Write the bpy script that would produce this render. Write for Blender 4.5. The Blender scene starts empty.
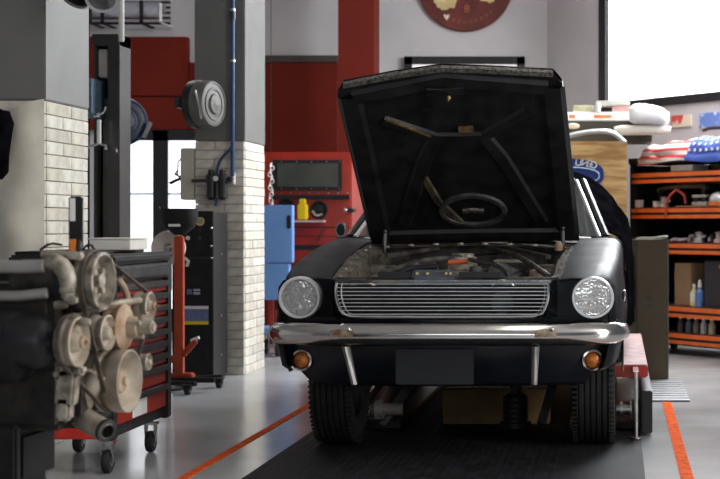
import bpy, bmesh, math, random
from mathutils import Vector, Matrix
random.seed(7)
sc = bpy.context.scene
C = sc.collection
# ------------------------------------------------------------------ camera
F, PX, PY, H = 1500.0, 619.0, 225.0, 1.17      # focal length in pixels, principal point, camera height
cd = bpy.data.cameras.new('camera'); cam = bpy.data.objects.new('camera', cd); C.objects.link(cam)
cam.location = (0, 0, H); cam.rotation_euler = (math.pi/2, 0, 0)
cd.sensor_width = 36; cd.lens = 36*F/720
cd.shift_x = (360-PX)/720; cd.shift_y = (PY-239.5)/720
cd.dof.use_dof = True; cd.dof.focus_distance = 7.3; cd.dof.aperture_fstop = 4.5
cd.clip_end = 200
sc.camera = cam
# ------------------------------------------------------------------ world, lights, exposure
w = bpy.data.worlds.new('world'); sc.world = w; w.use_nodes = True
bg = w.node_tree.nodes['Background']; bg.inputs[0].default_value = (.80, .88, 1, 1); bg.inputs[1].default_value = .11
def area(name, loc, rot, sx, sy, power, col=(1, 1, 1)):
    l = bpy.data.lights.new(name, 'AREA'); l.shape = 'RECTANGLE'; l.size = sx; l.size_y = sy; l.energy = power; l.color = col
    o = bpy.data.objects.new(name, l); o.location = loc; o.rotation_euler = rot; C.objects.link(o); return o
area('side_fill', (5.2, 3.9, 2.5), (0, 0, 0), 4.4, 2.6, 420, (1, .97, .93)).rotation_euler = Vector((-1, -.45, -.2)).to_track_quat('-Z', 'Z').to_euler()  # unseen fill light, added to brighten the engine in the foreground
area('front_fill', (-.8, -2.6, 2.3), (math.radians(-86), 0, math.radians(180)), 3.2, 1.6, 44, (.95, .98, 1)).rotation_euler = Vector((-.25, 1, -.08)).to_track_quat('-Z', 'Z').to_euler()  # unseen light added behind the camera for highlights on chrome and headlamps
wla = area('window_daylight', (1.45, 13.45, 3.28), (0, 0, 0), 3.9, 1.6, 520, (.92, .96, 1))   # daylight entering by the big window
wla.rotation_euler = Vector((-.777, -.63, -.38)).to_track_quat('-Z', 'Z').to_euler()
area('ceiling_fill', (-.4, 6.0, 4.1), (0, 0, 0), .5, 3.2, 18, (1, .95, .88))  # added overhead light, no lamp in view; weak fill above the car
area('ceiling_fill', (.5, 12.4, 4.1), (0, 0, 0), .5, 3.2, 65, (1, .95, .88))  # added overhead light out of view, brightens the plywood crate area
area('ceiling_fill', (-3.9, 13.6, 4.1), (0, 0, 0), 2.5, .5, 30, (1, .95, .88))  # added overhead light out of view, fills the rear left of the room
sc.view_settings.view_transform = 'Standard'; sc.view_settings.look = 'None'
sc.view_settings.gamma = 1; sc.view_settings.exposure = 0.12; sc.view_settings.use_curve_mapping = False

# ------------------------------------------------------------------ helpers
def aty(px, py, Y): return Vector(((px-PX)/F*Y, Y, H-(py-PY)/F*Y))
def V(*a): return Vector(a)
MATS = {}
def mat(name, col, rough=.5, metal=0, var=.15, scale=8, bump=0, col2=None, coat=0, emit=0, trans=0, detail=4, spec=.5, contrast=(.35, .65), rvar=.0):
    if name in MATS: return MATS[name]
    m = bpy.data.materials.new(name); m.use_nodes = True; nt = m.node_tree; p = nt.nodes['Principled BSDF']
    p.inputs['Base Color'].default_value = (*col, 1); p.inputs['Roughness'].default_value = rough; p.inputs['Metallic'].default_value = metal
    p.inputs['Coat Weight'].default_value = coat; p.inputs['Transmission Weight'].default_value = trans; p.inputs['Specular IOR Level'].default_value = spec
    if emit:
        p.inputs['Emission Color'].default_value = (*col, 1); p.inputs['Emission Strength'].default_value = emit
    if var or bump or col2 or rvar:
        tc = nt.nodes.new('ShaderNodeTexCoord'); n = nt.nodes.new('ShaderNodeTexNoise')
        n.inputs['Scale'].default_value = scale; n.inputs['Detail'].default_value = detail
        nt.links.new(tc.outputs['Object'], n.inputs['Vector'])
        r = nt.nodes.new('ShaderNodeValToRGB'); r.color_ramp.elements[0].position, r.color_ramp.elements[1].position = contrast
        c2 = col2 if col2 else tuple(min(1, c*(1+var)) for c in col)
        c1 = col if col2 else tuple(c*(1-var) for c in col)
        r.color_ramp.elements[0].color = (*c1, 1); r.color_ramp.elements[1].color = (*c2, 1)
        nt.links.new(n.outputs['Fac'], r.inputs['Fac'])
        if not emit: nt.links.new(r.outputs['Color'], p.inputs['Base Color'])
        if rvar:
            mr = nt.nodes.new('ShaderNodeMapRange'); mr.inputs['To Min'].default_value = max(0, rough-rvar); mr.inputs['To Max'].default_value = rough+rvar
            nt.links.new(n.outputs['Fac'], mr.inputs['Value']); nt.links.new(mr.outputs['Result'], p.inputs['Roughness'])
        if bump:
            b = nt.nodes.new('ShaderNodeBump'); b.inputs['Strength'].default_value = bump; b.inputs['Distance'].default_value = .01
            nt.links.new(n.outputs['Fac'], b.inputs['Height']); nt.links.new(b.outputs['Normal'], p.inputs['Normal'])
    MATS[name] = m; return m

class MB:
    def __init__(s): s.v = []; s.f = []
    def add(s, vs, fs):
        o = len(s.v); s.v += [Vector(p) for p in vs]; s.f += [tuple(i+o for i in f) for f in fs]; return s
    def box(s, a, b):
        x0, y0, z0 = a; x1, y1, z1 = b
        return s.add([(x0,y0,z0),(x1,y0,z0),(x1,y1,z0),(x0,y1,z0),(x0,y0,z1),(x1,y0,z1),(x1,y1,z1),(x0,y1,z1)],
                     [(0,3,2,1),(4,5,6,7),(0,1,5,4),(1,2,6,5),(2,3,7,6),(3,0,4,7)])
    def obox(s, c, size, rot):
        t = MB().box([-d/2 for d in size], [d/2 for d in size]); c = Vector(c)
        return s.add([rot @ p + c for p in t.v], t.f)
    def bar(s, p0, p1, wdt, hgt, up=(0, 0, 1)):
        p0, p1 = Vector(p0), Vector(p1); d = p1-p0; L = d.length; d.normalize()
        sd = d.cross(Vector(up))
        if sd.length < 1e-4: sd = d.cross(Vector((1, 0, 0)))
        sd.normalize(); u = sd.cross(d)
        return s.obox((p0+p1)/2, (L, wdt, hgt), Matrix((d, sd, u)).transposed())
    def ring(s, c, X, Y, r, n): return [c + X*(r*math.cos(2*math.pi*i/n)) + Y*(r*math.sin(2*math.pi*i/n)) for i in range(n)]
    def lathe(s, prof, o, ax, n=24, arc=None):
        o = Vector(o); ax = Vector(ax).normalized(); t = Vector((0, 0, 1)) if abs(ax.z) < .9 else Vector((1, 0, 0))
        X = ax.cross(t).normalized(); Y = ax.cross(X)
        vs = []; fs = []
        for r, h in prof: vs += s.ring(o + ax*h, X, Y, max(r, 1e-4), n)
        for k in range(len(prof)-1):
            for i in range(n):
                j = (i+1) % n; fs.append((k*n+i, k*n+j, (k+1)*n+j, (k+1)*n+i))
        if prof[0][0] > 1e-3 and arc is None: fs.append(tuple(range(n))[::-1])
        if prof[-1][0] > 1e-3 and arc is None: fs.append(tuple((len(prof)-1)*n+i for i in range(n)))
        return s.add(vs, fs)
    def cyl(s, p0, p1, r0, r1=None, n=16):
        p0, p1 = Vector(p0), Vector(p1); r1 = r0 if r1 is None else r1
        return s.lathe([(r0, 0), (r1, (p1-p0).length)], p0, p1-p0, n)
    def tube(s, pts, r, n=8, closed=False, smooth=0):
        pts = [Vector(p) for p in pts]
        rl_ = list(r) if isinstance(r, (list, tuple)) else None
        for _ in range(smooth):
            q = []
            if rl_:
                rq = [rl_[0]]
                for a_, b_ in zip(rl_, rl_[1:]): rq += [a_*.75+b_*.25, a_*.25+b_*.75]
                rl_ = rq+[rl_[-1]]
            for i in range(len(pts)-1 + (1 if closed else 0)):
                a, b = pts[i], pts[(i+1) % len(pts)]; q += [a*.75+b*.25, a*.25+b*.75]
            if not closed: q = [pts[0]]+q+[pts[-1]]
            pts = q
        m = len(pts); up = None; rings = []
        for i in range(m):
            a = pts[i-1] if (i or closed) else pts[0]; b = pts[(i+1) % m] if (i < m-1 or closed) else pts[-1]
            d = (b-a).normalized()
            if up is None:
                up = d.cross(Vector((0, 0, 1)) if abs(d.z) < .9 else Vector((1, 0, 0))).normalized()
            else:
                up = (up - d*up.dot(d)).normalized()
            rr = rl_[i] if rl_ else r
            rings += s.ring(pts[i], up, d.cross(up), rr, n)
        fs = []
        for k in range(m if closed else m-1):
            k2 = (k+1) % m
            for i in range(n):
                j = (i+1) % n; fs.append((k*n+i, k*n+j, k2*n+j, k2*n+i))
        if not closed: fs += [tuple(range(n))[::-1], tuple((m-1)*n+i for i in range(n))]
        return s.add(rings, fs)
    def prism(s, poly, o, A, B, N):
        o, A, B, N = map(Vector, (o, A, B, N)); n = len(poly)
        vs = [o + A*a + B*b for a, b in poly] + [o + A*a + B*b + N for a, b in poly]
        return s.add(vs, [tuple(range(n))[::-1], tuple(range(n, 2*n))] + [(i, (i+1) % n, n+(i+1) % n, n+i) for i in range(n)])
    def grid(s, rows, closed=False):
        n = len(rows[0]); fs = []
        for k in range(len(rows)-1):
            for i in range(n if closed else n-1):
                j = (i+1) % n; fs.append((k*n+i, k*n+j, (k+1)*n+j, (k+1)*n+i))
        return s.add([p for r in rows for p in r], fs)
    def ball(s, c, r, n=12, m=8):
        if not isinstance(r, (tuple, list)): r = (r, r, r)
        rows = [[Vector(c)+Vector((r[0]*math.sin(math.pi*k/m)*math.cos(2*math.pi*i/n), r[1]*math.sin(math.pi*k/m)*math.sin(2*math.pi*i/n), r[2]*math.cos(math.pi*k/m))) for i in range(n)] for k in range(m+1)]
        return s.grid(rows, True)
    def xf(s, M): s.v = [M @ p for p in s.v]; return s
    def shake(s, a):
        s.v = [p+Vector((random.uniform(-a, a), random.uniform(-a, a), random.uniform(-a, a))) for p in s.v]; return s
    def mesh(s, name, bevel=0, smooth=True, ang=35, seg=2):
        me = bpy.data.meshes.new(name); bm = bmesh.new()
        vv = [bm.verts.new(p) for p in s.v]
        for f in s.f:
            try: bm.faces.new([vv[i] for i in f])
            except ValueError: pass
        bmesh.ops.remove_doubles(bm, verts=bm.verts, dist=1e-5)
        bmesh.ops.recalc_face_normals(bm, faces=bm.faces)
        if bevel:
            es = [e for e in bm.edges if len(e.link_faces) == 2 and e.calc_face_angle(0) > math.radians(40)]
            bmesh.ops.bevel(bm, geom=es, offset=bevel, segments=seg, affect='EDGES', clamp_overlap=True)
        if smooth:
            for f in bm.faces: f.smooth = True
            for e in bm.edges:
                if len(e.link_faces) != 2 or e.calc_face_angle(0) > math.radians(ang): e.smooth = False
        bm.to_mesh(me); bm.free(); return me
    def build(s, name, m, parent=None, bevel=0, smooth=True, solid=0, ang=35, loc=None, label=None, rot=None):
        me = s.mesh(name, bevel, smooth, ang); me.materials.append(m)
        o = bpy.data.objects.new(name, me); C.objects.link(o)
        if parent: o.parent = parent
        if loc is not None: o.location = loc
        if rot is not None: o.rotation_euler = rot
        if solid:
            md = o.modifiers.new('thickness', 'SOLIDIFY'); md.thickness = solid; md.offset = 0
        if label: o['label'] = label
        return o
def tag(o, label, cat, group=None):
    o['label'] = label; o['category'] = cat
    if group: o['group'] = group
    return o
def thing(name, label, cat, loc=(0, 0, 0), rz=0, group=None):
    o = bpy.data.objects.new(name, None); C.objects.link(o); o.location = loc; o.rotation_euler = (0, 0, rz); o.empty_display_size = .1
    return tag(o, label, cat, group)
def struct(o): o['kind'] = 'structure'; return o
def copy_tree(o, parent=None, loc=None):
    c = o.copy(); C.objects.link(c); c.parent = parent
    if loc is not None: c.location = loc
    for ch in o.children: copy_tree(ch, c)
    return c
def lerp(tab, x):
    if x <= tab[0][0]: return tab[0][1]
    for (a, b), (c, d) in zip(tab, tab[1:]):
        if x <= c: return b+(d-b)*(x-a)/(c-a)
    return tab[-1][1]
def text_mb(body, size, mirror=False, arc=None):
    """lettering as flat mesh in the XZ plane facing -Y; arc=(rx, rz, a0, a1) spreads the letters along an ellipse"""
    mb = MB()
    def one(ch):
        cu = bpy.data.curves.new('lettering', 'FONT'); cu.body = ch; cu.size = size; cu.align_x = 'CENTER'; cu.align_y = 'CENTER'
        ob = bpy.data.objects.new('lettering', cu); C.objects.link(ob)
        me = bpy.data.meshes.new_from_object(ob.evaluated_get(bpy.context.evaluated_depsgraph_get()))
        r = [v.co.copy() for v in me.vertices], [tuple(p.vertices) for p in me.polygons]
        bpy.data.objects.remove(ob); bpy.data.curves.remove(cu); bpy.data.meshes.remove(me); return r
    sx = -1 if mirror else 1
    if arc is None:
        vs, fs = one(body); return mb.add([(sx*p.x, 0, p.y) for p in vs], fs)
    rx, rz, a0, a1 = arc; n = len(body)
    for i, ch in enumerate(body):
        a = a0+(a1-a0)*i/max(1, n-1); vs, fs = one(ch)
        tn = math.atan2(rz*math.cos(a), -rx*math.sin(a)) + math.pi
        R = Matrix.Rotation(tn, 3, 'Z'); cx, cz = rx*math.cos(a), rz*math.sin(a)
        mb.add([(sx*(q.x+cx), 0, q.y+cz) for q in (R @ p for p in vs)], fs)
    return mb

# ------------------------------------------------------------------ materials
def floor_mat():
    m = mat('grey epoxy floor', (.42, .43, .44), .20, var=.10, scale=1.3, rvar=.10, detail=8); return m
M_floor = floor_mat()
M_red = mat('red wall paint', (.135, .011, .004), .7, spec=.2, var=.08, scale=3)
M_redg = mat('red enamel', (.38, .026, .012), .32, var=.1, scale=6, coat=.2)
M_orange = mat('orange beam paint', (.85, .16, .025), .45, var=.1, scale=9)
M_line = mat('orange floor paint', (.75, .12, .03), .8, spec=.02, var=.2, scale=20)
M_grey = mat('grey wall paint', (.54, .53, .54), .7, var=.05, scale=2, bump=.05)
M_pgrey = mat('pillar grey paint', (.15, .15, .145), .6, var=.06, scale=4, bump=.05)
M_mortar = mat('mortar', (.44, .41, .36), .9, var=.2, scale=30)
M_brick = [mat('whitewashed brick %s' % 'abcd'[i], c, .85, var=.14, scale=14, bump=.35) for i, c in enumerate([(.64, .60, .52), (.58, .54, .46), (.68, .65, .58), (.54, .51, .45)])]
M_black = mat('black paint', (.012, .012, .014), .4, var=.2, scale=12)
M_blackm = mat('matt black', (.014, .014, .016), .7, var=.25, scale=20, spec=.25)
M_rub = mat('tyre rubber', (.014, .014, .014), .75, var=.4, scale=25, bump=.1)
M_mat = mat('rubber mat', (.016, .016, .019), .7, var=.5, scale=14, rvar=.12, detail=8, spec=.18)
M_car = mat('black car paint', (.004, .0045, .006), .18, var=.3, scale=5, rvar=.08, detail=8, spec=.45)
M_cdust = mat('dusty black car paint', (.006, .007, .009), .48, var=.4, scale=7, rvar=.12, detail=8, spec=.10)
M_under = mat('hood underside black', (.010, .010, .012), .45, var=.5, scale=9, bump=.12, rvar=.15, detail=8)
M_chrome = mat('chrome', (.75, .74, .72), .12, 1, var=.1, scale=12, rvar=.05)
M_rustchrome = mat('worn chrome', (.62, .60, .57), .16, 1, var=.1, scale=6, rvar=.08)
M_guard = mat('dull guard chrome', (.34, .34, .33), .4, .8, var=.2)
M_rust = mat('rust stain', (.20, .12, .06), .5, .5, col2=(.45, .38, .28), scale=30)
M_trim = mat('polished trim', (.80, .81, .82), .3, .6, var=.08)
M_steel = mat('steel', (.45, .45, .45), .35, 1, var=.15, scale=20)
M_dsteel = mat('dark steel', (.06, .06, .062), .45, .7, var=.3, scale=20)
M_lip = mat('worn hood lip metal', (.06, .058, .052), .4, .6, col2=(.28, .27, .24), scale=55)
M_dust = mat('dusty dirty metal', (.04, .034, .027), .8, .1, col2=(.17, .15, .115), scale=22, bump=.3)
M_dirty = mat('dusty black engine bay', (.012, .012, .012), .7, 0, col2=(.09, .08, .065), scale=16, bump=.3)
M_engb = mat('oily black engine metal', (.010, .010, .010), .6, 0, col2=(.045, .040, .034), scale=12, bump=.3, spec=.3)
M_tan = mat('oxidised pulley metal', (.30, .25, .19), .55, .35, col2=(.52, .46, .38), scale=14, bump=.15)
M_rustp = mat('rusty pulley metal', (.26, .15, .085), .65, .25, col2=(.46, .36, .26), scale=16, bump=.2)
M_cast = mat('dirty aluminium casting', (.15, .13, .10), .6, .4, col2=(.48, .44, .37), scale=26, bump=.4)
M_belt = mat('worn drive belt', (.045, .036, .028), .7, col2=(.13, .10, .075), scale=30)
M_white = mat('white plastic', (.80, .80, .78), .4, var=.05)
M_paper = mat('white paper', (.85, .85, .82), .8, var=.04)
M_cream = mat('beige plastic', (.52, .49, .42), .5, var=.08)
M_blue = mat('sky blue enamel', (.17, .36, .75), .4, var=.06, scale=3)
M_pipe = mat('blue air pipe', (.022, .06, .19), .35, var=.1)
M_navy = mat('navy plastic', (.012, .025, .07), .35, var=.2)
M_yellow = mat('yellow plastic', (.80, .58, .01), .4, var=.08)
M_ply = mat('plywood', (.36, .19, .065), .7, col2=(.60, .38, .16), scale=5, detail=8, contrast=(.42, .60))
nt_ = M_ply.node_tree; mp_ = nt_.nodes.new('ShaderNodeMapping'); mp_.inputs['Scale'].default_value = (.6, 1, 4.5)
nn_ = [n for n in nt_.nodes if n.type == 'TEX_NOISE'][0]; tt_ = [n for n in nt_.nodes if n.type == 'TEX_COORD'][0]
nt_.links.new(tt_.outputs['Object'], mp_.inputs['Vector']); nt_.links.new(mp_.outputs['Vector'], nn_.inputs['Vector'])
M_card = mat('cardboard', (.30, .19, .10), .8, var=.1, scale=6)
M_olive = mat('brown carton', (.085, .064, .038), .8, var=.1, scale=4)
M_cloth = mat('black cloth', (.006, .006, .008), .85, var=.5, scale=12, bump=.4, spec=0)
M_glass = mat('dark glass', (.02, .03, .03), .08, var=.0, spec=.6)
M_amber = mat('amber lens', (.50, .15, .02), .2, var=.3, scale=50, coat=.5)
M_gold = mat('brass', (.75, .60, .25), .3, 1, var=.1)
def lens_mat():
    m = mat('headlamp glass', (.85, .85, .83), .05, var=0)
    nt = m.node_tree; p = nt.nodes['Principled BSDF']; p.inputs['Alpha'].default_value = .06
    tc = nt.nodes.new('ShaderNodeTexCoord'); wv = nt.nodes.new('ShaderNodeTexWave'); wv.bands_direction = 'X'; wv.inputs['Scale'].default_value = 22; wv.inputs['Distortion'].default_value = 2
    b = nt.nodes.new('ShaderNodeBump'); b.inputs['Strength'].default_value = .25; b.inputs['Distance'].default_value = .01
    nt.links.new(tc.outputs['Object'], wv.inputs['Vector']); nt.links.new(wv.outputs['Fac'], b.inputs['Height']); nt.links.new(b.outputs['Normal'], p.inputs['Normal'])
    return m
M_lens = lens_mat()
M_wind = mat('windscreen glass', (.22, .30, .30), .03, var=0, trans=1.0)
M_day = mat('daylight pane', (.93, .96, 1.0), .3, var=0, emit=1.6)
M_dayw = mat('large daylight pane', (1.0, .99, .97), .3, var=0, emit=2.4)

# ------------------------------------------------------------------ the room shell
BW = 16.5                                     # back wall distance
def bx(px, Y=BW): return (px-PX)/F*Y
def bz(py, Y=BW): return H-(py-PY)/F*Y
struct(MB().box((-9, -3, -.1), (8, BW+.3, 0)).build('floor', M_floor, smooth=False))
struct(MB().box((-9, -3, 4.6), (8, BW+.3, 4.7)).build('ceiling', M_grey, smooth=False))
struct(MB().box((-9.1, -3, 0), (-9, BW+.3, 4.6)).build('wall_left', M_grey, smooth=False))
wb = struct(MB().box((-9, BW, 0), (bx(547), BW+.2, 4.6)).build('wall_back', M_grey, smooth=False))
E1 = V(.63, -.777, 0).normalized(); NB = V(.777, .63, 0).normalized()     # direction of the slanted wall, and away from the room
W0 = V(bx(547), BW, 0)
def on_wall(px):                                                           # distance along the slanted wall for a pixel column
    k = (px-PX)/F; return (k*W0.y - W0.x)/(E1.x - k*E1.y)
wl = 7.0
ws = MB(); t0, t1 = on_wall(600), 5.2
zb, zt_ = 2.36, 4.2
def wallbox(ta, tb, z0, z1, d0=0, d1=.2):
    A = W0+E1*ta; Bq = W0+E1*tb
    pts = [A+NB*d0, Bq+NB*d0, Bq+NB*d1, A+NB*d1]
    return [(*p.xy, z0) for p in pts]+[(*p.xy, z1) for p in pts], [(0,3,2,1),(4,5,6,7),(0,1,5,4),(1,2,6,5),(2,3,7,6),(3,0,4,7)]
for a in [(0, t0, 0, 4.6), (t0, t1, 0, zb), (t0, t1, zt_, 4.6), (t1, wl, 0, 4.6)]: ws.add(*wallbox(*a))
struct(ws.build('wall_right', M_grey, smooth=False))
fw = .085
wf = MB()
for a in [(t0, t0+fw*1.3, zb, zt_), (t1-fw, t1, zb, zt_), (t0, t1, zb, zb+fw), (t0, t1, zt_-fw, zt_)]: wf.add(*wallbox(*a, -.02, .08))
win = struct(wf.build('window_1', M_black, smooth=False))
MB().add(*wallbox(t0+fw, t1-fw, zb+fw, zt_-fw, .03, .05)).build('pane', M_dayw, win, smooth=False, label='bright blown-out window pane')
# glazed door in the back wall
d0, d1, dtop = bx(126), bx(222), bz(131)
df = MB(); fz = lambda py: bz(py)
df.box((bx(112), BW-.08, 0), (bx(132), BW, dtop)); df.box((bx(155), BW-.08, 0), (bx(170), BW, dtop)); df.box((bx(205), BW-.08, 0), (bx(222), BW, dtop))
df.box((bx(112), BW-.08, fz(141)), (bx(222), BW, dtop)); df.box((bx(112), BW-.08, 0), (bx(222), BW, .25))
door = struct(df.build('door_1', M_black, smooth=False))
for a, b in ((132, 155), (170, 205)):
    pn = MB().box((bx(a), BW-.045, .25), (bx(b), BW-.02, fz(141))).build('pane', M_day, door, smooth=False)
    MB().box((bx(a), BW-.055, fz(195)), (bx(b), BW-.046, fz(193))).build('glazing_strip', mat('pale blue strip', (.45, .52, .80), .5, var=0), pn, smooth=False)
# red paint above and beside the door
tr = struct(MB().box((bx(60), BW-.10, fz(130)), (bx(190), BW, fz(97.5))).build('trim_1', M_red, bevel=.006))
struct(MB().box((bx(60), BW-.12, fz(96.8)), (bx(190), BW, fz(38))).build('trim_2', M_red, bevel=.006))
struct(MB().box((bx(190.3), BW-.05, fz(130)), (bx(262), BW, fz(63))).build('trim_3', M_red, bevel=.004))
struct(MB().box((bx(262.3), BW-.05, 0), (bx(338), BW, fz(63))).build('trim_4', M_red, smooth=False))
struct(MB().box((bx(262), BW-.07, fz(62.7)), (bx(338), BW, fz(56))).build('trim_5', mat('dark rail', (.05, .04, .035), .6), smooth=False))
struct(MB().box((bx(338, 15.6), 15.6, 0), (bx(374, 15.6), 15.95, 4.6)).build('trim_6', mat('red pillar paint', (.115, .010, .004), .7, spec=.2, var=.08, scale=3), smooth=False))

# brick pillars
def pillar(name, xr, yf, wd, dp, paint_from=1.825, zrow=.0695):
    o = MB().box((xr-wd+.02, yf+.02, 0), (xr-.02, yf+dp, paint_from)); p = struct(o.build(name, M_mortar, smooth=False))
    MB().box((xr-wd-.004, yf-.004, paint_from), (xr+.004, yf+dp+.004, 4.6)).build('painted_shaft', M_pgrey, p, bevel=.006)
    cache = {}
    rows = int(round(paint_from/zrow)); hgt = paint_from/rows; g = .004
    def brick(L, ax):
        L = round(L, 3); k = (L, ax)
        if k not in cache:
            cache[k] = []
            for m_ in M_brick:
                b = MB().box((0, 0, 0), (L-g, .025, hgt-g) if ax == 'x' else (.025, L-g, hgt-g)); me = b.mesh('brick', .003, True, 35, 1)
                me.materials.append(m_); cache[k].append(me)
        return random.choice(cache[k])
    for r in range(rows):
        z = r*hgt; off = r % 2
        for ax in 'xy':
            tot = wd if ax == 'x' else dp
            cuts = [0, .6*tot, tot] if (off == 0) == (ax == 'x') else [0, .4*tot, tot]
            for a, b in zip(cuts, cuts[1:]):
                ob = bpy.data.objects.new('brick', brick(b-(max(a, .0255) if ax == 'y' else a), ax)); C.objects.link(ob); ob.parent = p
                j = random.uniform(-.002, .002)
                ob.location = (xr-wd+a, yf+j, z) if ax == 'x' else (xr-.025+j, yf+max(a, .0255), z)
    return p
P1Y = 7.86; P1X = bx(45, P1Y); P2Y = 11.7; P2X = bx(244.5, P2Y)
pillar('wall_pillar_near', P1X, P1Y, .62, .64)
pillar('wall_pillar_far', P2X, P2Y, .385, .66)

# floor markings, rubber mat and drain grate
struct(MB().box((-2.035, 2, 0), (-1.985, 15, .003)).build('trim_7', M_line, smooth=False))
struct(MB().box((.285, 2, 0), (.345, 9.9, .003)).build('trim_8', M_line, smooth=False))
mt = thing('rubber_mat', 'black rubber runway mat on the floor under the car', 'mat', (-.8, 8.5, 0))
mtb = MB().box((-.925, -2.6, 0), (.92, 2.6, .014)); mtb.build('mat_sheet', M_mat, mt, bevel=.004)
rb = MB()
for i in range(46):
    x = -.90+i*.0395; rb.box((x, -2.58, .0142), (x+.014, 2.58, .0156))
rr = rb.build('rib_pattern', M_mat, mt, smooth=False); rr['kind'] = 'stuff'
gt = thing('drain_grate', 'grey steel drain grate set in the floor by the brown carton', 'grate', (.34, 10.5, 0))
MB().box((-.17, -.58, 0), (.13, .58, .004)).build('tray', M_dsteel, gt, smooth=False)
for i in range(9):
    y = -.58+i*.14; MB().box((-.17, y, .0045), (.13, y+.10, .012)).build('slat', mat('galvanised steel', (.30, .31, .32), .5, .5, var=.2), gt, bevel=.002)

# ------------------------------------------------------------------ the car (u across, v to the rear, z up)
CY = 7.19; CX = (446.5-PX)/F*CY
car = thing('car', 'black vintage coupe with raised hood standing on the lift', 'car', (CX, CY, 0))
def cp(px, py, v):
    p = aty(px, py, CY+v); return V(p.x-CX, v, p.z)
WV, WZ, WR = .80, .325, .325
def zt(v): return lerp([(-.05, .905), (0, .918), (.08, .935), (.3, .975), (.7, 1.025), (1.1, 1.06), (1.5, 1.085), (2.6, 1.09), (3.4, 1.07), (4.3, 1.0)], v)
def uo(v): return lerp([(-.05, .755), (0, .785), (.1, .80), (.3, .815), (.6, .83), (1.5, .845), (3.2, .86), (4.3, .80)], v)
def ui(v): return lerp([(-.05, .545), (.1, .56), (1.4, .60), (1.5, .60)], v)
def zlow(v, axle, base):
    r = .375
    return max(base, WZ+.03+math.sqrt(max(0, r*r-(v-axle)**2))) if abs(v-axle) < r else base
def side_section(s, v, inner, axle, base):
    z = zt(v); o = uo(v); lo = zlow(v, axle, base)
    pts = [(inner, z-.035), (inner, z-.004), (inner+.06, z+.004), ((inner+o)/2+.03, z+.008), (o-.045, z+.004), (o-.015, z-.018), (o-.002, z-.06),
           (o+.004, .88), (o+.018, .78), (o+.026, .70), (o+.020, .60), (o+.0, .50), (o-.03, base)]
    return [V(s*u, v, max(q, lo)) for u, q in pts]
vs = [-.05, -.03, 0, .06, .12, .2, .3, .40, .4251, .45, .5, .56, .64, .72, .80, .88, .96, 1.04, 1.10, 1.15, 1.1749, 1.2, 1.35, 1.5]
for s in (-1, 1):
    MB().grid([side_section(s, v, ui(v), WV, .42 if v > .6 else .48) for v in vs]).build('front_fender', M_cdust, car, solid=.008, ang=50)
    # fender lip
    arc = [V(s*(uo(WV)+.012), WV+.378*math.cos(a), WZ+.03+.378*math.sin(a)) for a in [math.pi*(.06+.88*i/20) for i in range(21)]]
    MB().tube(arc, .007, 6).build('wheel_arch_lip', M_car, car)
# doors, rear quarters
for s in (-1, 1):
    dv = [1.51, 1.7, 2.0, 2.3, 2.6, 2.74]
    MB().grid([side_section(s, v, .62, 9, .42) for v in dv]).build('door', M_car, car, solid=.02, ang=50)
    qv = [2.75, 2.9, 3.05, 3.1251, 3.15, 3.2, 3.3, 3.4, 3.5, 3.6, 3.7, 3.8, 3.85, 3.8749, 4.0, 4.2, 4.35]
    MB().grid([side_section(s, v, .62, 3.5, .42) for v in qv]).build('rear_quarter', M_car, car, solid=.01, ang=50)
    MB().box((s*.80-.05, 1.2, .40), (s*.80+.05, 3.1, .46)).build('rocker_sill', M_car, car, bevel=.01)
MB().grid([[V(u, v, zt(v)+.02*(1-(u/.62)**2)) for u in (-.62, -.3, 0, .3, .62)] for v in (3.35, 3.6, 4.0, 4.35)]).build('boot_lid', M_car, car, solid=.01)
MB().box((-.74, 4.33, .45), (.74, 4.37, .98)).build('tail_panel', M_car, car, bevel=.01)
# cowl and greenhouse
cw = MB().grid([[V(u, v, z-.03*(u/.7)**2) for u in (-.70, -.45, -.2, 0, .2, .45, .70)] for v, z in ((1.385, 1.085), (1.45, 1.098), (1.62, 1.10))])
cw.build('cowl', M_cdust, car, solid=.008)
MB().tube([V(u, 1.56-.05*(1-(u/.7)**2), 1.113-.028*(u/.7)**2) for u in [-.70+.1*i for i in range(15)]], .010, 8).build('windscreen_moulding', M_trim, car)
def ws_pt(s, t, off=0):   # windscreen
    w_ = .70-.15*t; return V(s*w_, 1.58+.58*t+off-.06*(1-s*s), 1.10+.345*t)
MB().grid([[ws_pt(s/4, t/4) for s in range(-4, 5)] for t in range(5)]).build('windscreen', M_wind, car, solid=.005)
for s in (-1, 1):
    MB().tube([ws_pt(s*1.0, t/6)+V(s*.012, -.01, 0) for t in range(7)], .013, 8).build('pillar_trim', M_trim, car)
    MB().tube([ws_pt(s, t/6)+V(s*.05, .03, -.005) for t in range(7)], .026, 8).build('windscreen_pillar', M_car, car)
MB().tube([ws_pt(s/6, 1)+V(0, -.012, .008) for s in range(-6, 7)], .012, 8).build('windscreen_header_trim', M_trim, car)
MB().grid([[V(u*wd, v, z-.05*abs(u)**3) for u in (-1, -.75, -.5, -.2, 0, .2, .5, .75, 1)] for v, z, wd in ((2.10, 1.45, .57), (2.3, 1.475, .60), (2.7, 1.48, .61), (3.1, 1.45, .60), (3.3, 1.40, .58))]).build('roof', M_car, car, solid=.015)
MB().grid([[V(u*w_, v, z) for u in (-1, -.5, 0, .5, 1)] for v, z, w_ in ((3.3, 1.385, .56), (3.75, 1.08, .60))]).build('rear_window', M_glass, car, solid=.006)
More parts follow.
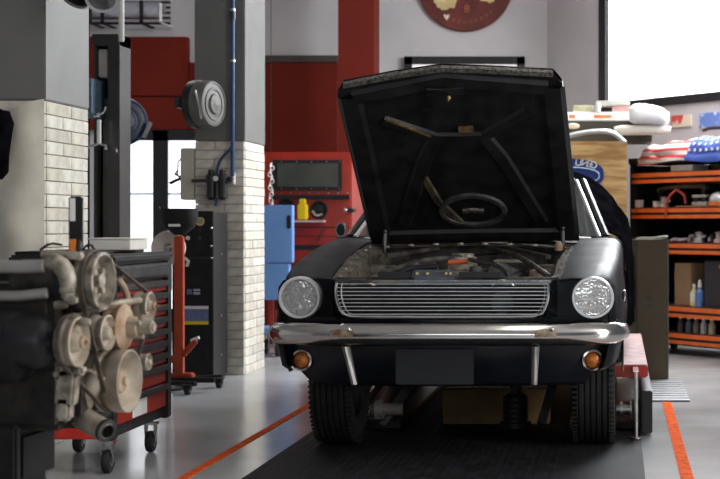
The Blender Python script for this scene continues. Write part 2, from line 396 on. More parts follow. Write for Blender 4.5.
for s in (-1, 1):
    MB().grid([[V(s*.58, 3.28, 1.385), V(s*.62, 3.80, 1.07)], [V(s*.60, 2.85, 1.40), V(s*.66, 2.95, 1.08)]]).build('roof_pillar', M_car, car, solid=.02)
    MB().tube([V(s*.60, 2.13, 1.405), V(s*.615, 2.5, 1.425), V(s*.61, 2.9, 1.40)], .014, 6).build('drip_rail', M_chrome, car)
# interior
MB().box((-.62, 1.75, .85), (.62, 1.95, 1.06)).build('dashboard', M_blackm, car, bevel=.03)
MB().tube([V(.34+.19*math.cos(a), 2.08+.05*math.sin(a), 1.0+.18*math.sin(a)) for a in [math.pi*2*i/20 for i in range(20)]], .012, 8, True).build('steering_wheel', M_black, car)
for s in (-.34, .34):
    MB().box((s-.25, 2.3, .55), (s+.25, 2.75, .72)).box((s-.25, 2.72, .6), (s+.25, 2.86, 1.2)).build('seat', M_blackm, car, bevel=.04)
MB().box((-.78, 1.40, .40), (.78, 4.3, .44)).build('floor_pan', M_blackm, car, smooth=False)
# nose
for s in (-1, 1):
    bez = MB()
    outer = [(.50, .905), (.50, .715), (.56, .690), (.74, .685), (.785, .72), (.80, .80), (.795, .875), (.765, .918), (.60, .918)]
    bez.prism([(s*a, b) for a, b in outer], (0, -.055, 0), (1, 0, 0), (0, 0, 1), (0, .05, 0))
    hb = bez.build('headlamp_panel', M_car, car, bevel=.012)
    for k, uu in enumerate((.522, .548, .574)):
        MB().box((s*uu-.006, -.072, .745+.01*k), (s*uu+.006, -.056, .875-.01*k)).build('gill_slat', M_car, hb, bevel=.004)
    hx = .703 if s > 0 else -.686; hz = .826
    hl = MB().lathe([(.100, .02), (.101, -.03), (.097, -.045), (.088, -.045), (.086, -.03), (.086, .0)], (hx, -.055, hz), (0, 1, 0), 40, arc=1).build('headlamp', M_trim, car, label='round headlamp with a chrome rim')
    MB().lathe([(.085, -.03), (.078, 0), (.055, .028), (.02, .04), (.001, .041)], (hx, -.055, hz), (0, 1, 0), 32).build('reflector', mat('lamp reflector', (.95, .94, .92), .08, .95, var=.1, scale=15, bump=1.0), hl)
    MB().ball((hx, -.045, hz), (.028, .02, .022)).build('bulb_shield', M_steel, hl)
    MB().lathe([(.086, -.035), (.075, -.047), (.055, -.055), (.03, -.060), (.001, -.0615)], (hx, -.055, hz), (0, 1, 0), 32).build('lens', M_lens, hl, solid=.004)
    # turn signals
    tx, tz, ty = (.700 if s > 0 else -.690), .523, .0
    tsg = MB().lathe([(.052, .05), (.054, 0), (.051, -.018), (.042, -.02), (.039, -.008)], (tx, ty, tz), (s*-.12, 1, 0), 28, arc=1).build('turn_signal', M_rustchrome, car)
    MB().lathe([(.040, -.005), (.034, -.022), (.02, -.030), (.001, -.033)], (tx, ty, tz), (s*-.12, 1, 0), 24).build('amber_lens', M_amber, tsg, label='amber indicator lens')
# grille: frame + bars
gf = MB()
gz0, gz1 = .722, .905; gv = -.14
def gout(k):  # outline param
    return k
out = [(-.497, .905), (-.504, .87), (-.499, .815), (-.478, .762), (-.452, .741), (-.40, .737), (0, .735), (.40, .737), (.446, .741), (.472, .762), (.493, .815), (.496, .87), (.490, .905)]
gfo = gf.tube([V(u, gv, z) for u, z in out], .0085, 8, smooth=1).build('grille', M_chrome, car, label='chrome framed grille of thin horizontal bars')
MB().box((-.51, gv-.012, .898), (.51, gv+.02, .912)).build('top_moulding', M_chrome, gfo, bevel=.004)
nb = 9
for i in range(nb):
    z = .751+(.893-.751)*i/(nb-1)
    hw = lerp([(.737, .43), (.762, .472), (.815, .492), (.87, .496), (.91, .490)], z)
    MB().box((-hw, gv-.006, z-.0014), (hw, gv+.012, z+.0014)).build('grille_bar', M_trim, gfo, smooth=False)
MB().tube([V(u, gv+.03, z) for u, z in [(a*.965, .815+(b-.815)*.93) for a, b in out]], .005, 6, smooth=1).build('inner_moulding', M_steel, gfo)
# panels from headlamp faces to the grille opening and under it
for s in (-1, 1):
    MB().grid([[V(s*.502, gv+.0, .905), V(s*.53, -.06, .912)], [V(s*.512, gv, .85), V(s*.53, -.06, .85)], [V(s*.505, gv, .80), V(s*.53, -.06, .78)], [V(s*.475, gv, .735), V(s*.53, -.06, .71)]]).build('grille_return', M_car, car, solid=.006)
MB().grid([[V(u, gv+.005+.03*(abs(u)/.7)**2*2.4, z) for u in (-.76, -.6, -.45, -.2, 0, .2, .45, .6, .76)] for z in (.735, .70, .655, .62)]).build('stone_deflector', M_car, car, solid=.006)
# radiator and core support
MB().box((-.60, -.02, .55), (.60, .0, .88)).build('radiator_core', M_blackm, car, smooth=False)
cs = MB().box((-.55, .02, .84), (.55, .10, .918)).build('core_support', M_dirty, car, bevel=.01)
MB().box((-.155, .0, .905), (.035, .03, .955)).build('latch_plate', mat('blue grey plate', (.10, .11, .14), .5, .4, var=.3, scale=20), cs, bevel=.003)
for u in (-.14, -.09, 0.0, .02): MB().cyl((u, -.012, .938), (u, .0, .938), .007, n=8).build('bolt', M_gold, cs)
for u0, u1 in ((-.33, -.17), (.06, .26)):
    MB().box((u0, .0, .921), (u1, .03, .945)).build('slot_pad', M_black, cs, smooth=False)
MB().tube([V(-.40+.07*math.cos(a), .0, .83+.07*math.sin(a)) for a in [math.pi*i/12 for i in range(13)]], .010, 6).build('horn_bracket', M_steel, car)
MB().lathe([(.055, 0), (.05, .03), (.02, .06)], (.27, -.03, .80), (0, 1, 0), 20).build('horn', M_dsteel, car)
MB().tube([V(.27+.05*math.cos(a), -.01, .875+.03*math.sin(a)) for a in [math.pi*i/12 for i in range(13)]], .006, 6).build('horn_bracket', M_steel, car)
# fender aprons, shock towers
for s in (-1, 1):
    ap = MB().grid([[V(s*(ui(v)+.0), v, zt(v)-.012), V(s*(ui(v)-.06), v, zt(v)-.03), V(s*(.50+.02*math.sin(9*v)), v, zt(v)-.075), V(s*.44, v, zt(v)-.16), V(s*.41, v, .70)] for v in [.02+.1*i for i in range(14)]]).shake(.006)
    apo = ap.build('fender_apron', M_dust, car, solid=.006)
    MB().lathe([(.13, 0), (.12, .22), (.09, .255), (.03, .26)], (s*.45, .80, .70), (0, 0, 1), 16).build('shock_tower', M_dust, car)
    for k in range(7):
        MB().lathe([(.012, 0), (.010, .01)], (s*(ui(.1+.18*k)-.03), .1+.18*k, zt(.1+.18*k)-.025), (0, 0, 1), 8).build('bolt', M_steel, apo)
MB().box((-.60, 1.34, .62), (.60, 1.38, 1.06)).build('firewall', M_dirty, car, smooth=False)
fl = MB().grid([[V(u, v, z-.025*(u/.6)**2) for u in [-.60+.1*i for i in range(13)]] for v, z in ((1.28, 1.055), (1.345, 1.066))]).build('firewall_flange', M_dirty, car, solid=.006)
for k in range(8): MB().lathe([(.020, 0), (.016, .01)], (-.49+.14*k, 1.30, 1.06-.025*((-.49+.14*k)/.6)**2), (0, 0, 1), 8).build('cowl_clip', M_tan, fl)
# engine in the bay
eb = MB().box((-.23, .30, .55), (.23, 1.15, .86)).build('engine_block', M_dirty, car, bevel=.02)
for s in (-1, 1):
    MB().obox((s*.23, .74, .915), (.14, .62, .09), Matrix.Rotation(s*.5, 3, 'Y')).build('valve_cover', mat('dusty blue valve cover', (.05, .06, .08), .5, .2, col2=(.20, .19, .16), scale=20), eb, bevel=.02)
MB().box((-.12, .45, .86), (.12, 1.05, .93)).build('intake_manifold', M_cast, eb, bevel=.015)
MB().box((-.07, .66, .93), (.07, .84, 1.0)).lathe([(.06, 0), (.06, .03)], (0, .75, .99), (0, 0, 1), 16).build('carburettor', M_cast, eb, bevel=.006)
MB().cyl((-.06, .60, .975), (.04, .61, .98), .013, n=10).build('ignition_coil', mat('orange red coil', (.55, .10, .03), .5, var=.1), eb)
MB().lathe([(.04, 0), (.045, .05), (.03, .09), (.03, .10)], (.10, .42, .86), (0, 0, 1), 14).build('distributor', M_dirty, eb)
MB().lathe([(.045, 0), (.045, .12), (.02, .13)], (.42, .36, .82), (0, 0, 1), 16).build('reservoir', M_rustp, car)
MB().box((.16, .75, .97), (.33, .90, .985)).build('rag', mat('pale rag', (.30, .29, .24), .9, var=.2), eb, bevel=.005)
hoses = [[(-.30, .15, .84), (-.28, .35, .95), (-.10, .42, .96)], [(.30, .12, .86), (.25, .40, .96), (.05, .6, .99)], [(.48, .15, .92), (.30, .7, 1.01), (.10, 1.25, 1.04)], [(-.45, .9, .94), (-.2, 1.0, 1.0), (.2, 1.1, 1.02)], [(-.42, .25, .90), (-.2, .6, .99), (.0, .7, 1.0)]]
for i, h in enumerate(hoses): MB().tube(h, .011 if i % 2 else .015, 8, smooth=2).build('engine_hose', [M_blackm, M_dsteel, M_dirty, M_blackm, M_dirty][i], car)
for s in (-1, 1): MB().bar((s*.45, .8, 1.0), (s*.2, 1.32, 1.04), .03, .02).build('export_brace', M_dirty, car)
MB().lathe([(.022, 0), (.022, .03), (.012, .05)], (.50, .95, 1.03), (0, 0, 1), 12).build('filler_cap', M_rustp, car)
# bumper
def bump_v(u): return lerp([(0, -.235), (.3, -.232), (.5, -.222), (.66, -.195), (.76, -.155), (.82, -.10), (.855, -.03), (.868, .05)], abs(u)*1.028)
us = [-.868, -.865, -.855, -.84, -.82, -.79, -.76, -.71, -.66, -.58, -.5, -.4, -.3, -.15, 0]
us = [u/1.028 for u in us]; us = us+[-u for u in us[-2::-1]]
rows = []
for i, u in enumerate(us):
    a = V(us[max(0, i-1)], bump_v(us[max(0, i-1)]), 0); b = V(us[min(len(us)-1, i+1)], bump_v(us[min(len(us)-1, i+1)]), 0)
    t = (b-a).normalized(); n = V(t.y, -t.x, 0)
    e = 1-max(0, (abs(u)-.80)/.068)*.42
    pr = [(-.03, -.046), (.0, -.050), (.022, -.036), (.032, -.016), (.033, .004), (.026, .024), (.010, .042), (-.01, .049), (-.03, .047)]
    c = V(u, bump_v(u), .655)
    rows.append([c+n*(q*e)+V(0, 0, r*e) for q, r in pr])
bump = MB().grid(rows).build('front_bumper', M_rustchrome, car, solid=.004, ang=60, loc=(.012, 0, .006), label='worn chrome front bumper')
for u, wd in ((-.47, .055), (.475, .05)):
    rr_ = []
    for q in range(6):
        uu = u-wd+2*wd*q/5
        rr_.append([V(uu, bump_v(uu)-.0375+.001*abs(k-2), .645+.010*k*(1-.10*abs(q-2.5))) for k in range(5)])
    MB().grid(rr_).build('rust_patch', M_rust, bump, solid=.0012)
for u in (-.47, .47): MB().ball((u+.035, bump_v(u)-.036, .682), .011).build('bumper_bolt', M_chrome, bump)
for s, lean in ((-1, .035), (1, .006)):
    u = s*.445 if s < 0 else .437
    g = MB().grid([[V(u+dx-lean*s*k/4*1.0, -.205-dv+.01*k, .605-.045*k) for dx, dv in ((-.018+.002*k, 0), (-.010, .02), (0, .028), (.010, .02), (.018-.002*k, 0))] for k in range(5)])
    g.build('bumper_guard', M_guard, car, solid=.006)
# valance
val = MB().grid([[V(u, v0+.10*(abs(u)/.78)**3+dv, z) for u in (-.78, -.7, -.6, -.45, -.2, 0, .2, .45, .6, .7, .78)] for z, dv, v0 in ((.62, -.02, -.06), (.55, -.015, -.06), (.47, 0, -.05), (.415, .02, -.04), (.395, .08, -.03))])
val.v = [V(p.x*(1-max(0, .56-p.z)*1.0), p.y, p.z) for p in val.v]
vo = val.build('front_valance', mat('dull navy black valance', (.008, .010, .016), .35, var=.4, scale=8), car, solid=.006)
MB().box((-.23, -.098, .415), (.14, -.085, .585)).build('plate_bracket', mat('dull plate', (.009, .010, .015), .45, var=.3), vo, bevel=.004)
# wheels
def wheel(u, v, s):
    t = MB()
    w2 = .112
    pr = [(.20, -w2+.025), (.235, -w2+.005), (.28, -w2), (.305, -w2+.012), (.318, -w2+.03)]
    gs = [-.075, -.045, -.015, .015, .045, .075]
    for g in gs: pr += [(.325, g-.009), (.325, g-.0045), (.314, g-.004), (.314, g+.004), (.325, g+.0045)]
    pr += [(.318, w2-.03), (.305, w2-.012), (.28, w2), (.235, w2-.005), (.20, w2-.025)]
    ty = t.lathe(pr, (u, v, WZ+.0185), (1, 0, 0), 48, arc=1).build('tyre', M_rub, car, ang=30)
    lug = MB()
    for k in range(72):
        a = 2*math.pi*k/72
        for sh in (-1, 1):
            c = V(u+sh*.094, v+.3215*math.cos(a), WZ+.0185+.3215*math.sin(a))
            lug.obox(c, (.028, .010, .010), Matrix.Rotation(a, 3, 'X'))
    lo = lug.build('tread_blocks', M_rub, ty, smooth=False); lo['kind'] = 'stuff'
    MB().lathe([(.02, s*.075), (.09, s*.07), (.12, s*.04), (.17, s*.035), (.19, s*.07), (.205, s*.092), (.208, s*.096), (.20, s*.08), (.20, -s*.085), (.215, -s*.09)], (u, v, WZ+.0185), (1, 0, 0), 32, arc=1).build('wheel_rim', M_steel, ty)
    MB().lathe([(.13, -s*.05), (.12, -s*.08), (.05, -s*.09)], (u, v, WZ+.0185), (1, 0, 0), 24).build('brake_drum', M_dsteel, ty)
for s in (-1, 1):
    wheel(.695 if s > 0 else -.655, WV, s); wheel(s*.70, 3.5, s)
# underside: arms, cross member
MB().bar((-.60, .80, .33), (-.25, .75, .42), .08, .04).bar((.60, .80, .33), (.25, .75, .42), .08, .04).bar((-.60, .80, .36), (-.30, .45, .44), .03, .03).bar((.60, .80, .36), (.30, .45, .44), .03, .03).build('suspension_arm', M_dsteel, car, bevel=.006)
MB().box((-.40, .62, .40), (.40, .88, .50)).build('cross_member', M_dsteel, car, bevel=.02)
MB().box((-.17, .40, .38), (.17, 1.0, .56)).build('oil_pan', M_dirty, car, bevel=.03)
# mirror on the far fender and small marker
mp = cp(364, 234, 1.9)
mr = MB().lathe([(.040, .03), (.048, .01), (.046, 0)], (mp.x-.14, 1.9, 1.19), (0, 1, 0), 20)
mr.v = [V(mp.x-.14+(p.x-mp.x+.14)*.72*1, p.y, p.z-.05) for p in mr.v]
mo = mr.build('door_mirror', M_chrome, car); MB().cyl((mp.x-.14, 1.92, 1.06), (mp.x-.14, 1.92, 1.13), .010).build('mirror_stem', M_chrome, mo)
mg = MB().lathe([(.036, -.003), (.036, 0)], (mp.x-.14, 1.9, 1.14), (0, 1, 0), 20); mg.v = [V(mp.x-.14+(p.x-mp.x+.14)*.72, p.y, p.z) for p in mg.v]
mg.build('mirror_glass', M_glass, mo)
MB().ball((.852, .28, .82), (.012, .03, .028)).build('side_marker', M_chrome, car)

# ---- raised hood
BLc, BRc = cp(372, 243, 1.36), cp(579, 240, 1.36)
front = [cp(337.5, 94, .47), cp(343, 84.5, .42), cp(392, 75, .40), cp(441, 68, .38), cp(500, 70, .40), cp(553, 73, .42), cp(562, 83, .47)]
fs_ = [-1, -.93, -.5, -.07, .46, .92, 1]
def hood_pt(s, t, off=0):
    fx = Vector([lerp(list(zip(fs_, [p[k] for p in front])), s) for k in range(3)])
    b = BLc.lerp(BRc, (s+1)/2)
    p = b.lerp(fx, t)
    nrm = (BRc-BLc).cross(front[3]-BLc).normalized()      # towards the engine bay
    if nrm.y > 0: nrm = -nrm
    crown = -.045*(1-s*s)*math.sin(math.pi*min(1, .15+t*.85)) if off <= 0 else -.03*(1-s*s)*math.sin(math.pi*t)
    return p+nrm*(off+crown)
S_ = [-1, -.93, -.8, -.65, -.5, -.3, -.07, .15, .3, .46, .65, .8, .92, 1]
hood = MB().grid([[hood_pt(s, t/12, -.032) for s in S_] for t in range(13)]).build('hood', M_car, car, solid=.004, label='raised black hood with braced underside')
MB().grid([[hood_pt(s, t/12, .001) for s in S_] for t in range(13)]).build('inner_panel', M_under, hood, solid=.003)
def rim(pts, m, nm, w_=.0):
    rows = [[hood_pt(s, t, -.035), hood_pt(s, t, .004)] for s, t in pts]; MB().grid(rows).build(nm, m, hood, solid=.004)
rim([(-1, t/10) for t in range(11)], M_under, 'side_flange'); rim([(1, t/10) for t in range(11)], M_under, 'side_flange')
rim([(s, 0) for s in S_], M_under, 'rear_flange')
def rib(path, wd, hgt, nm='stiffening_rib', m=None, closed=False):
    P = [hood_pt(s, t, .002) for s, t in path]; n0 = (hood_pt(0, .5, .1)-hood_pt(0, .5, .05)).normalized(); rows = []
    m_ = len(P)
    for i in range(m_):
        a = P[i-1] if (i or closed) else P[0]; b = P[(i+1) % m_] if (i < m_-1 or closed) else P[-1]
        d = (b-a).normalized(); sd = d.cross(n0).normalized()
        rows.append([P[i]-sd*wd/2, P[i]-sd*wd*.32+n0*hgt, P[i]+sd*wd*.32+n0*hgt, P[i]+sd*wd/2])
    if closed: rows.append(rows[0])
    MB().grid(rows).build(nm, m or M_under, hood, ang=25)
rib([(-.90, .04), (-.90, .5), (-.90, .93)], .13, .020); rib([(.90, .04), (.90, .5), (.90, .93)], .13, .020)
rib([(-.86, .92), (-.4, .925), (-.07, .94), (.4, .925), (.86, .92)], .10, .022)
rib([(-.86, .05), (0, .05), (.86, .05)], .08, .018)
rib([(-.66, .76), (-.45, .69), (-.22, .62), (0, .61), (.22, .62), (.45, .70), (.66, .78)], .075, .016)
rib([(-.66, .12), (-.52, .30), (-.36, .50), (-.22, .62)], .09, .016); rib([(.66, .12), (.52, .30), (.36, .50), (.22, .62)], .09, .016)
rib([(-.40, .40), (-.30, .25), (-.12, .12)], .05, .012, m=mat('scuffed primer', (.012, .012, .012), .5, col2=(.10, .075, .04), scale=12))
rib([(.02+.30*math.cos(a), .19+.085*math.sin(a)) for a in [2*math.pi*i/28 for i in range(28)]], .035, .016, 'oval_stiffener', closed=True, m=mat('scuffed edge', (.02, .02, .02), .4, col2=(.07, .07, .07), scale=12))
rib([(-.08, .185), (.02, .19), (.12, .185)], .03, .012, 'scuffed_slot', m=M_lip)
rib([(-.62, .77), (-.43, .70), (-.26, .64)], .018, .022, 'rust_edge', m=mat('rusty edge', (.05, .03, .012), .7, col2=(.22, .13, .05), scale=18))
rib([(0.0, .66), (.14, .665)], .04, .020, 'rust_edge', m=mat('rusty edge', (.05, .03, .012)))
# front lip of worn metal
lipS = [-.93, -.7, -.5, -.3, -.07, .2, .46, .7, .92]
for a, b in ((0, 5), (4, 9)):
    MB().grid([[hood_pt(s, 1.0, -.014)+V(0, 0, .004), hood_pt(s, 1.0, .006)+V(0, -.004, .004), hood_pt(s, .985, .010)] for s in lipS[a:b]]).build('front_lip', M_lip, hood, solid=.004, label='bare worn metal front lip')
rib([(-.22, .90), (-.05, .885), (.12, .90)], .07, .034, 'latch_bracket')
q = hood_pt(-.03, .875, .05); MB().lathe([(.012, 0), (.014, .01), (.008, .022), (.003, .04)], q, (0, -.8, -.6), 12).build('latch_striker', M_gold, hood)
for s in (-.84, .86):
    a = hood_pt(s, .10, .02); MB().tube([a, a+V(0, -.03, -.10), V(a.x, 1.25, .98)], .012, 6).bar(a, V(a.x, 1.33, 1.02), .02, .04).build('hood_hinge', M_dsteel, car)

# black cloth cover on the roof and side
def cover():
    outer = [(.30, 1.50), (.42, 1.51), (.53, 1.505), (.62, 1.465), (.70, 1.405), (.77, 1.33), (.825, 1.26), (.862, 1.19), (.888, 1.08), (.90, .95), (.905, .80), (.905, .66), (.90, .55)]
    inner = [(.30, 1.478), (.42, 1.480), (.53, 1.472), (.600, 1.43), (.635, 1.36), (.675, 1.28), (.715, 1.20), (.755, 1.135), (.83, 1.105), (.868, 1.0), (.882, .82), (.882, .68), (.875, .56)]
    rows = []
    for i in range(30):
        g = min(1, i/9); g = g*g*(3-2*g); row = []
        for k in range(13):
            (u0, z0), (u1, z1) = inner[k], outer[k]
            u, z = u0+(u1-u0)*g, z0+(z1-z0)*g
            t = min(1, max(0, (z0-1.10)/.345))
            v = 1.72+.50*t+i*.05
            n = (.012*math.sin(v*23+k*.9)+.010*math.sin(v*41+k*1.7)+random.uniform(-.006, .006))*(.25+.75*g)
            row.append(V(u+n*min(1, .35+k*.06), v, z+n*(.8 if k < 8 else .3)))
        rows.append(row)
    return MB().grid(rows)
cv = cover().build('car_cover', M_cloth, None, solid=.010, loc=(CX, CY, 0), ang=80)
tag(cv, 'black crumpled cloth draped over the roof edge and side of the car', 'cloth cover')

# ------------------------------------------------------------------ lift under the car
lift = thing('scissor_lift', 'low scissor lift with red platforms under the car', 'car lift', (CX, 9.6, .0168))
LX = -CX
for s, a, b in ((1, -.30, .162), (-1, -1.66, -1.22)):
    pf = MB().box((a+LX, -1.2, .30), (b+LX, 1.2, .365)).build('platform', M_redg, lift, bevel=.006)
    MB().box((a+LX+.004, -1.195, .3652), (b+LX-.004, 1.195, .372)).build('platform_pad', mat('worn pink pad', (.35, .20, .20), .6, col2=(.60, .36, .35), scale=14), pf, bevel=.003)
    MB().box((a+LX+.02, -1.1, 0), (b+LX-.02, 1.3, .04)).build('base_frame', M_black, lift, bevel=.006)
    for dy in (0, .10):
        MB().bar((a+LX+.08+dy, -1.0, .06), (a+LX+.08+dy, .9, .28), .05, .06).bar((a+LX+.16+dy, 1.0, .06), (a+LX+.16+dy, -.9, .28), .05, .06).build('scissor_arm', M_dsteel, lift, bevel=.006)
pz = aty(636, 400, 8.1)
MB().cyl((pz.x+LX, 8.1-9.6, .0), (pz.x+LX, 8.1-9.6, .36), .011, n=12).lathe([(.03, 0), (.03, .008)], (pz.x+LX, 8.1-9.6, 0), (0, 0, 1), 12).build('safety_post', M_steel, lift)
MB().bar((pz.x+LX, -1.5, .345), (pz.x+LX, -1.15, .345), .03, .03).build('post_arm', M_redg, lift)
MB().box((.125+LX, -1.3, 0), (.185+LX, .1, .235)).build('side_rail', M_black, lift, bevel=.006)
MB().lathe([(.03, 0), (.03, .02), (.045, .02), (.045, .035), (.03, .035), (.03, .075), (.05, .075), (.05, .085)], (-.015+LX, -1.32, .135), (1, 0, 0), 20).build('roller', M_steel, lift)
MB().bar((-1.34+LX, -1.15, .03), (-1.10+LX, -1.05, .36), .05, .07, (0, 1, 0)).build('diagonal_arm', M_dsteel, lift, bevel=.008)
MB().bar((-.44+LX, -1.15, .03), (-.36+LX, -1.05, .30), .05, .07, (0, 1, 0)).build('diagonal_arm', M_dsteel, lift, bevel=.008)
MB().lathe([(.045, 0), (.045, .03), (.03, .03), (.03, .05), (.038, .055), (.038, .075), (.03, .08), (.03, .10), (.048, .11), (.048, .15), (.034, .15), (.034, .26)], (-1.47+LX, -1.22, .125), (1, 0, 0), 20).build('hydraulic_ram', mat('grey ram', (.36, .35, .32), .5, .2, var=.15), lift)
MB().tube([(-1.49+LX, -1.25, .05), (-1.47+LX, -1.25, .075), (-1.32+LX, -1.25, .075), (-1.30+LX, -1.22, .12)], .010, 8).build('hydraulic_line', M_steel, lift)
wbk = MB().box((-.31, -.05, 0), (.31, .05, .20)).build('timber_block', mat('old timber', (.20, .12, .045), .8, col2=(.30, .19, .08), scale=6), None, bevel=.006, loc=(-.71, 8.72, .0185))
tag(wbk, 'yellowish timber block standing across the mat beneath the car', 'wood block')
jk = thing('bottle_jack', 'dark blue ribbed jack standing before the timber block', 'jack', (-.59, 8.55, .0185))
MB().lathe([(.09, 0), (.09, .03), (.07, .035), (.07, .17), (.05, .19)], (0, 0, 0), (0, 0, 1), 20).build('jack_body', M_black, jk, bevel=0)
MB().lathe([(.035, .19), (.035, .255), (.045, .26), (.045, .275)], (0, 0, 0), (0, 0, 1), 16).build('ram_head', M_dsteel, jk)
for k in range(4): MB().lathe([(.0705, .05+.03*k), (.075, .055+.03*k), (.0705, .06+.03*k)], (0, 0, 0), (0, 0, 1), 20, arc=1).build('jack_ring', M_dsteel, jk)

# ------------------------------------------------------------------ engine on its stand, left foreground
th = math.radians(85); EN = V(math.sin(th), -math.cos(th), 0); ET = V(math.cos(th), math.sin(th), 0)
EC = aty(129, 381, 4.6)
def ep(px, py, off=0):       # pixel -> point on the pulley plane shifted by off along the crank axis
    d = V((px-PX)/F, 1, -(py-PY)/F); o = V(0, 0, H)
    k = (EC+EN*off-o).dot(EN)/d.dot(EN); return o+d*k
EO = V(EC.x, EC.y, 0)-EN*.35; EO.z = 0
eng = thing('engine', 'dirty removed engine with tan belt pulleys, in front of the brick pillar', 'engine', tuple(EO))
def L(p): return p-EO
def pul(px, py, hpx, off, prof, m, nm='pulley', label=None):
    c = ep(px, py, off); r = hpx/2*c.y/F
    return MB().lathe([(a*r, b) for a, b in prof], L(c), EN, 36).build(nm, m, eng, ang=40, label=label), L(c), r
dish = [(.30, -.045), (.98, -.045), (1.0, -.035), (.88, -.022), (1.0, -.008), (1.0, .0), (.93, .002), (.80, -.016), (.45, -.020), (.40, -.004), (.30, .006), (.001, .008)]
deep = [(.5, -.06), (.98, -.06), (1.0, -.05), (.9, -.035), (1.0, -.01), (1.0, 0), (.90, .002), (.80, -.035), (.62, -.045), (.58, -.03), (.28, -.028), (.26, -.005), (.12, .0), (.001, .0)]
p1, c1, r1 = pul(104, 281, 58, .02, deep, M_cast, label='large dished grey pulley')
for k in range(4):
    a = math.pi/4+k*math.pi/2; MB().lathe([(.011, -.03), (.011, -.012)], c1+(ET*math.cos(a)+V(0, 0, math.sin(a)))*r1*.44, EN, 8).build('hub_bolt', M_tan, p1)
MB().lathe([(.98*r1, -.12), (1.02*r1, -.11), (1.02*r1, -.065), (.9*r1, -.062)], c1, EN, 32).build('drum', M_dsteel, eng)
MB().lathe([(.7*r1, -.26), (.75*r1, -.24), (.75*r1, -.12)], c1, EN, 28).build('compressor_body', M_dirty, eng)
p2, c2, r2 = pul(79.5, 342, 50, .0, dish, M_tan, label='flat tan alternator pulley')
p3, c3, r3 = pul(108.5, 333, 36, .0, dish, M_tan)
p4, c4, r4 = pul(126, 327, 46, .005, [(.4, -.05), (.98, -.05), (1, -.04), (.9, -.028), (1, -.014), (1, -.004), (.9, .0), (.5, .012), (.42, .04), (.2, .042), (.001, .042)], M_rustp)
p5, c5, r5 = pul(151, 306, 28, .01, dish, M_tan)
p6, c6, r6 = pul(130, 381, 63, .03, [(.6, -.13), (.98, -.13), (.88, -.12), (.98, -.11), (.98, -.10), (.88, -.09), (.98, -.08), (.98, -.07), (.88, -.06), (.98, -.048), (1.0, -.03), (1.0, 0), (.95, .001), (.80, -.03), (.45, -.05), (.40, -.03), (.18, -.028), (.001, -.02)], M_tan, label='large multi-groove crank pulley with a dished face')
p7, c7, r7 = pul(149, 362, 17, .0, dish, M_tan)
MB().obox(c4+EN*.055+ET*.02+V(0, 0, .01), (.04, .05, .05), Matrix.Rotation(.4, 3, 'Z')).lathe([(.022, 0), (.02, .06)], c4+EN*.03, EN, 10).build('fan_hub', M_tan, p4, bevel=.006)
for k in range(3):
    a = 2*math.pi*k/3+.5; MB().lathe([(.008, .0), (.008, .055)], c4+(ET*math.cos(a)+V(0, 0, math.sin(a)))*.028, EN, 8).build('hub_bolt', M_tan, p4)
# belts: flat loops round pairs of pulleys
def belt(cs, off, wd=.014):
    # convex hull of circles in the pulley plane
    pts = []
    for c, r in cs:
        a0, b0 = (c-c6).dot(ET), c.z
        for i in range(32): pts.append((a0+(r+.002)*math.cos(2*math.pi*i/32), b0+(r+.002)*math.sin(2*math.pi*i/32)))
    pts = sorted(set(pts))
    def half(ps):
        h = []
        for p in ps:
            while len(h) > 1 and (h[-1][0]-h[-2][0])*(p[1]-h[-2][1])-(h[-1][1]-h[-2][1])*(p[0]-h[-2][0]) <= 0: h.pop()
            h.append(p)
        return h
    hull = half(pts)[:-1]+half(pts[::-1])[:-1]
    base = V(c6.x, c6.y, 0)-EN*c6.dot(EN)*0
    o0 = V(c6.x, c6.y, 0)+EN*(off-.03)
    def P(p, dr, dn): return o0+ET*p[0]+V(0, 0, p[1])+EN*dn
    cx_ = sum(p[0] for p in hull)/len(hull); cz_ = sum(p[1] for p in hull)/len(hull)
    rows = []
    for p in hull+[hull[0]]:
        d = V(p[0]-cx_, p[1]-cz_, 0); d.normalize(); q = (p[0]+d.x*.007, p[1]+d.y*.007)
        rows.append([P(p, 0, -wd/2), P(q, 0, -wd/2), P(q, 0, wd/2), P(p, 0, wd/2), P(p, 0, -wd/2)])
    return MB().grid(rows).build('drive_belt', M_belt, eng)
for cq, rq, dq_ in ((c6, r6*.40, -.026), (c2, r2*.28, .010), (c5, r5*.3, .010)): MB().lathe([(rq, -.004), (rq*.9, .004), (rq*.35, .006), (rq*.3, .016), (.001, .017)], cq+EN*dq_, EN, 16).build('pulley_hub', M_rustp, eng)
belt([(c1, r1), (c5, r5), (c6, r6*.9)], -.012)
belt([(c2, r2), (c6, r6*.9), (c4, r4*.8)], -.032)
# alternator
MB().lathe([(.055, -.20), (.075, -.19), (.078, -.10), (.070, -.085), (.050, -.06), (.02, -.05), (.02, -.03)], c2, EN, 28).build('alternator', M_black, eng)
for k in range(8):
    a = 2*math.pi*k/8; MB().lathe([(.012, -.088), (.012, -.06), (.006, -.055)], c2+(ET*math.cos(a)+V(0, 0, math.sin(a)))*.052, EN, 8).build('alternator_fin', M_dsteel, eng)
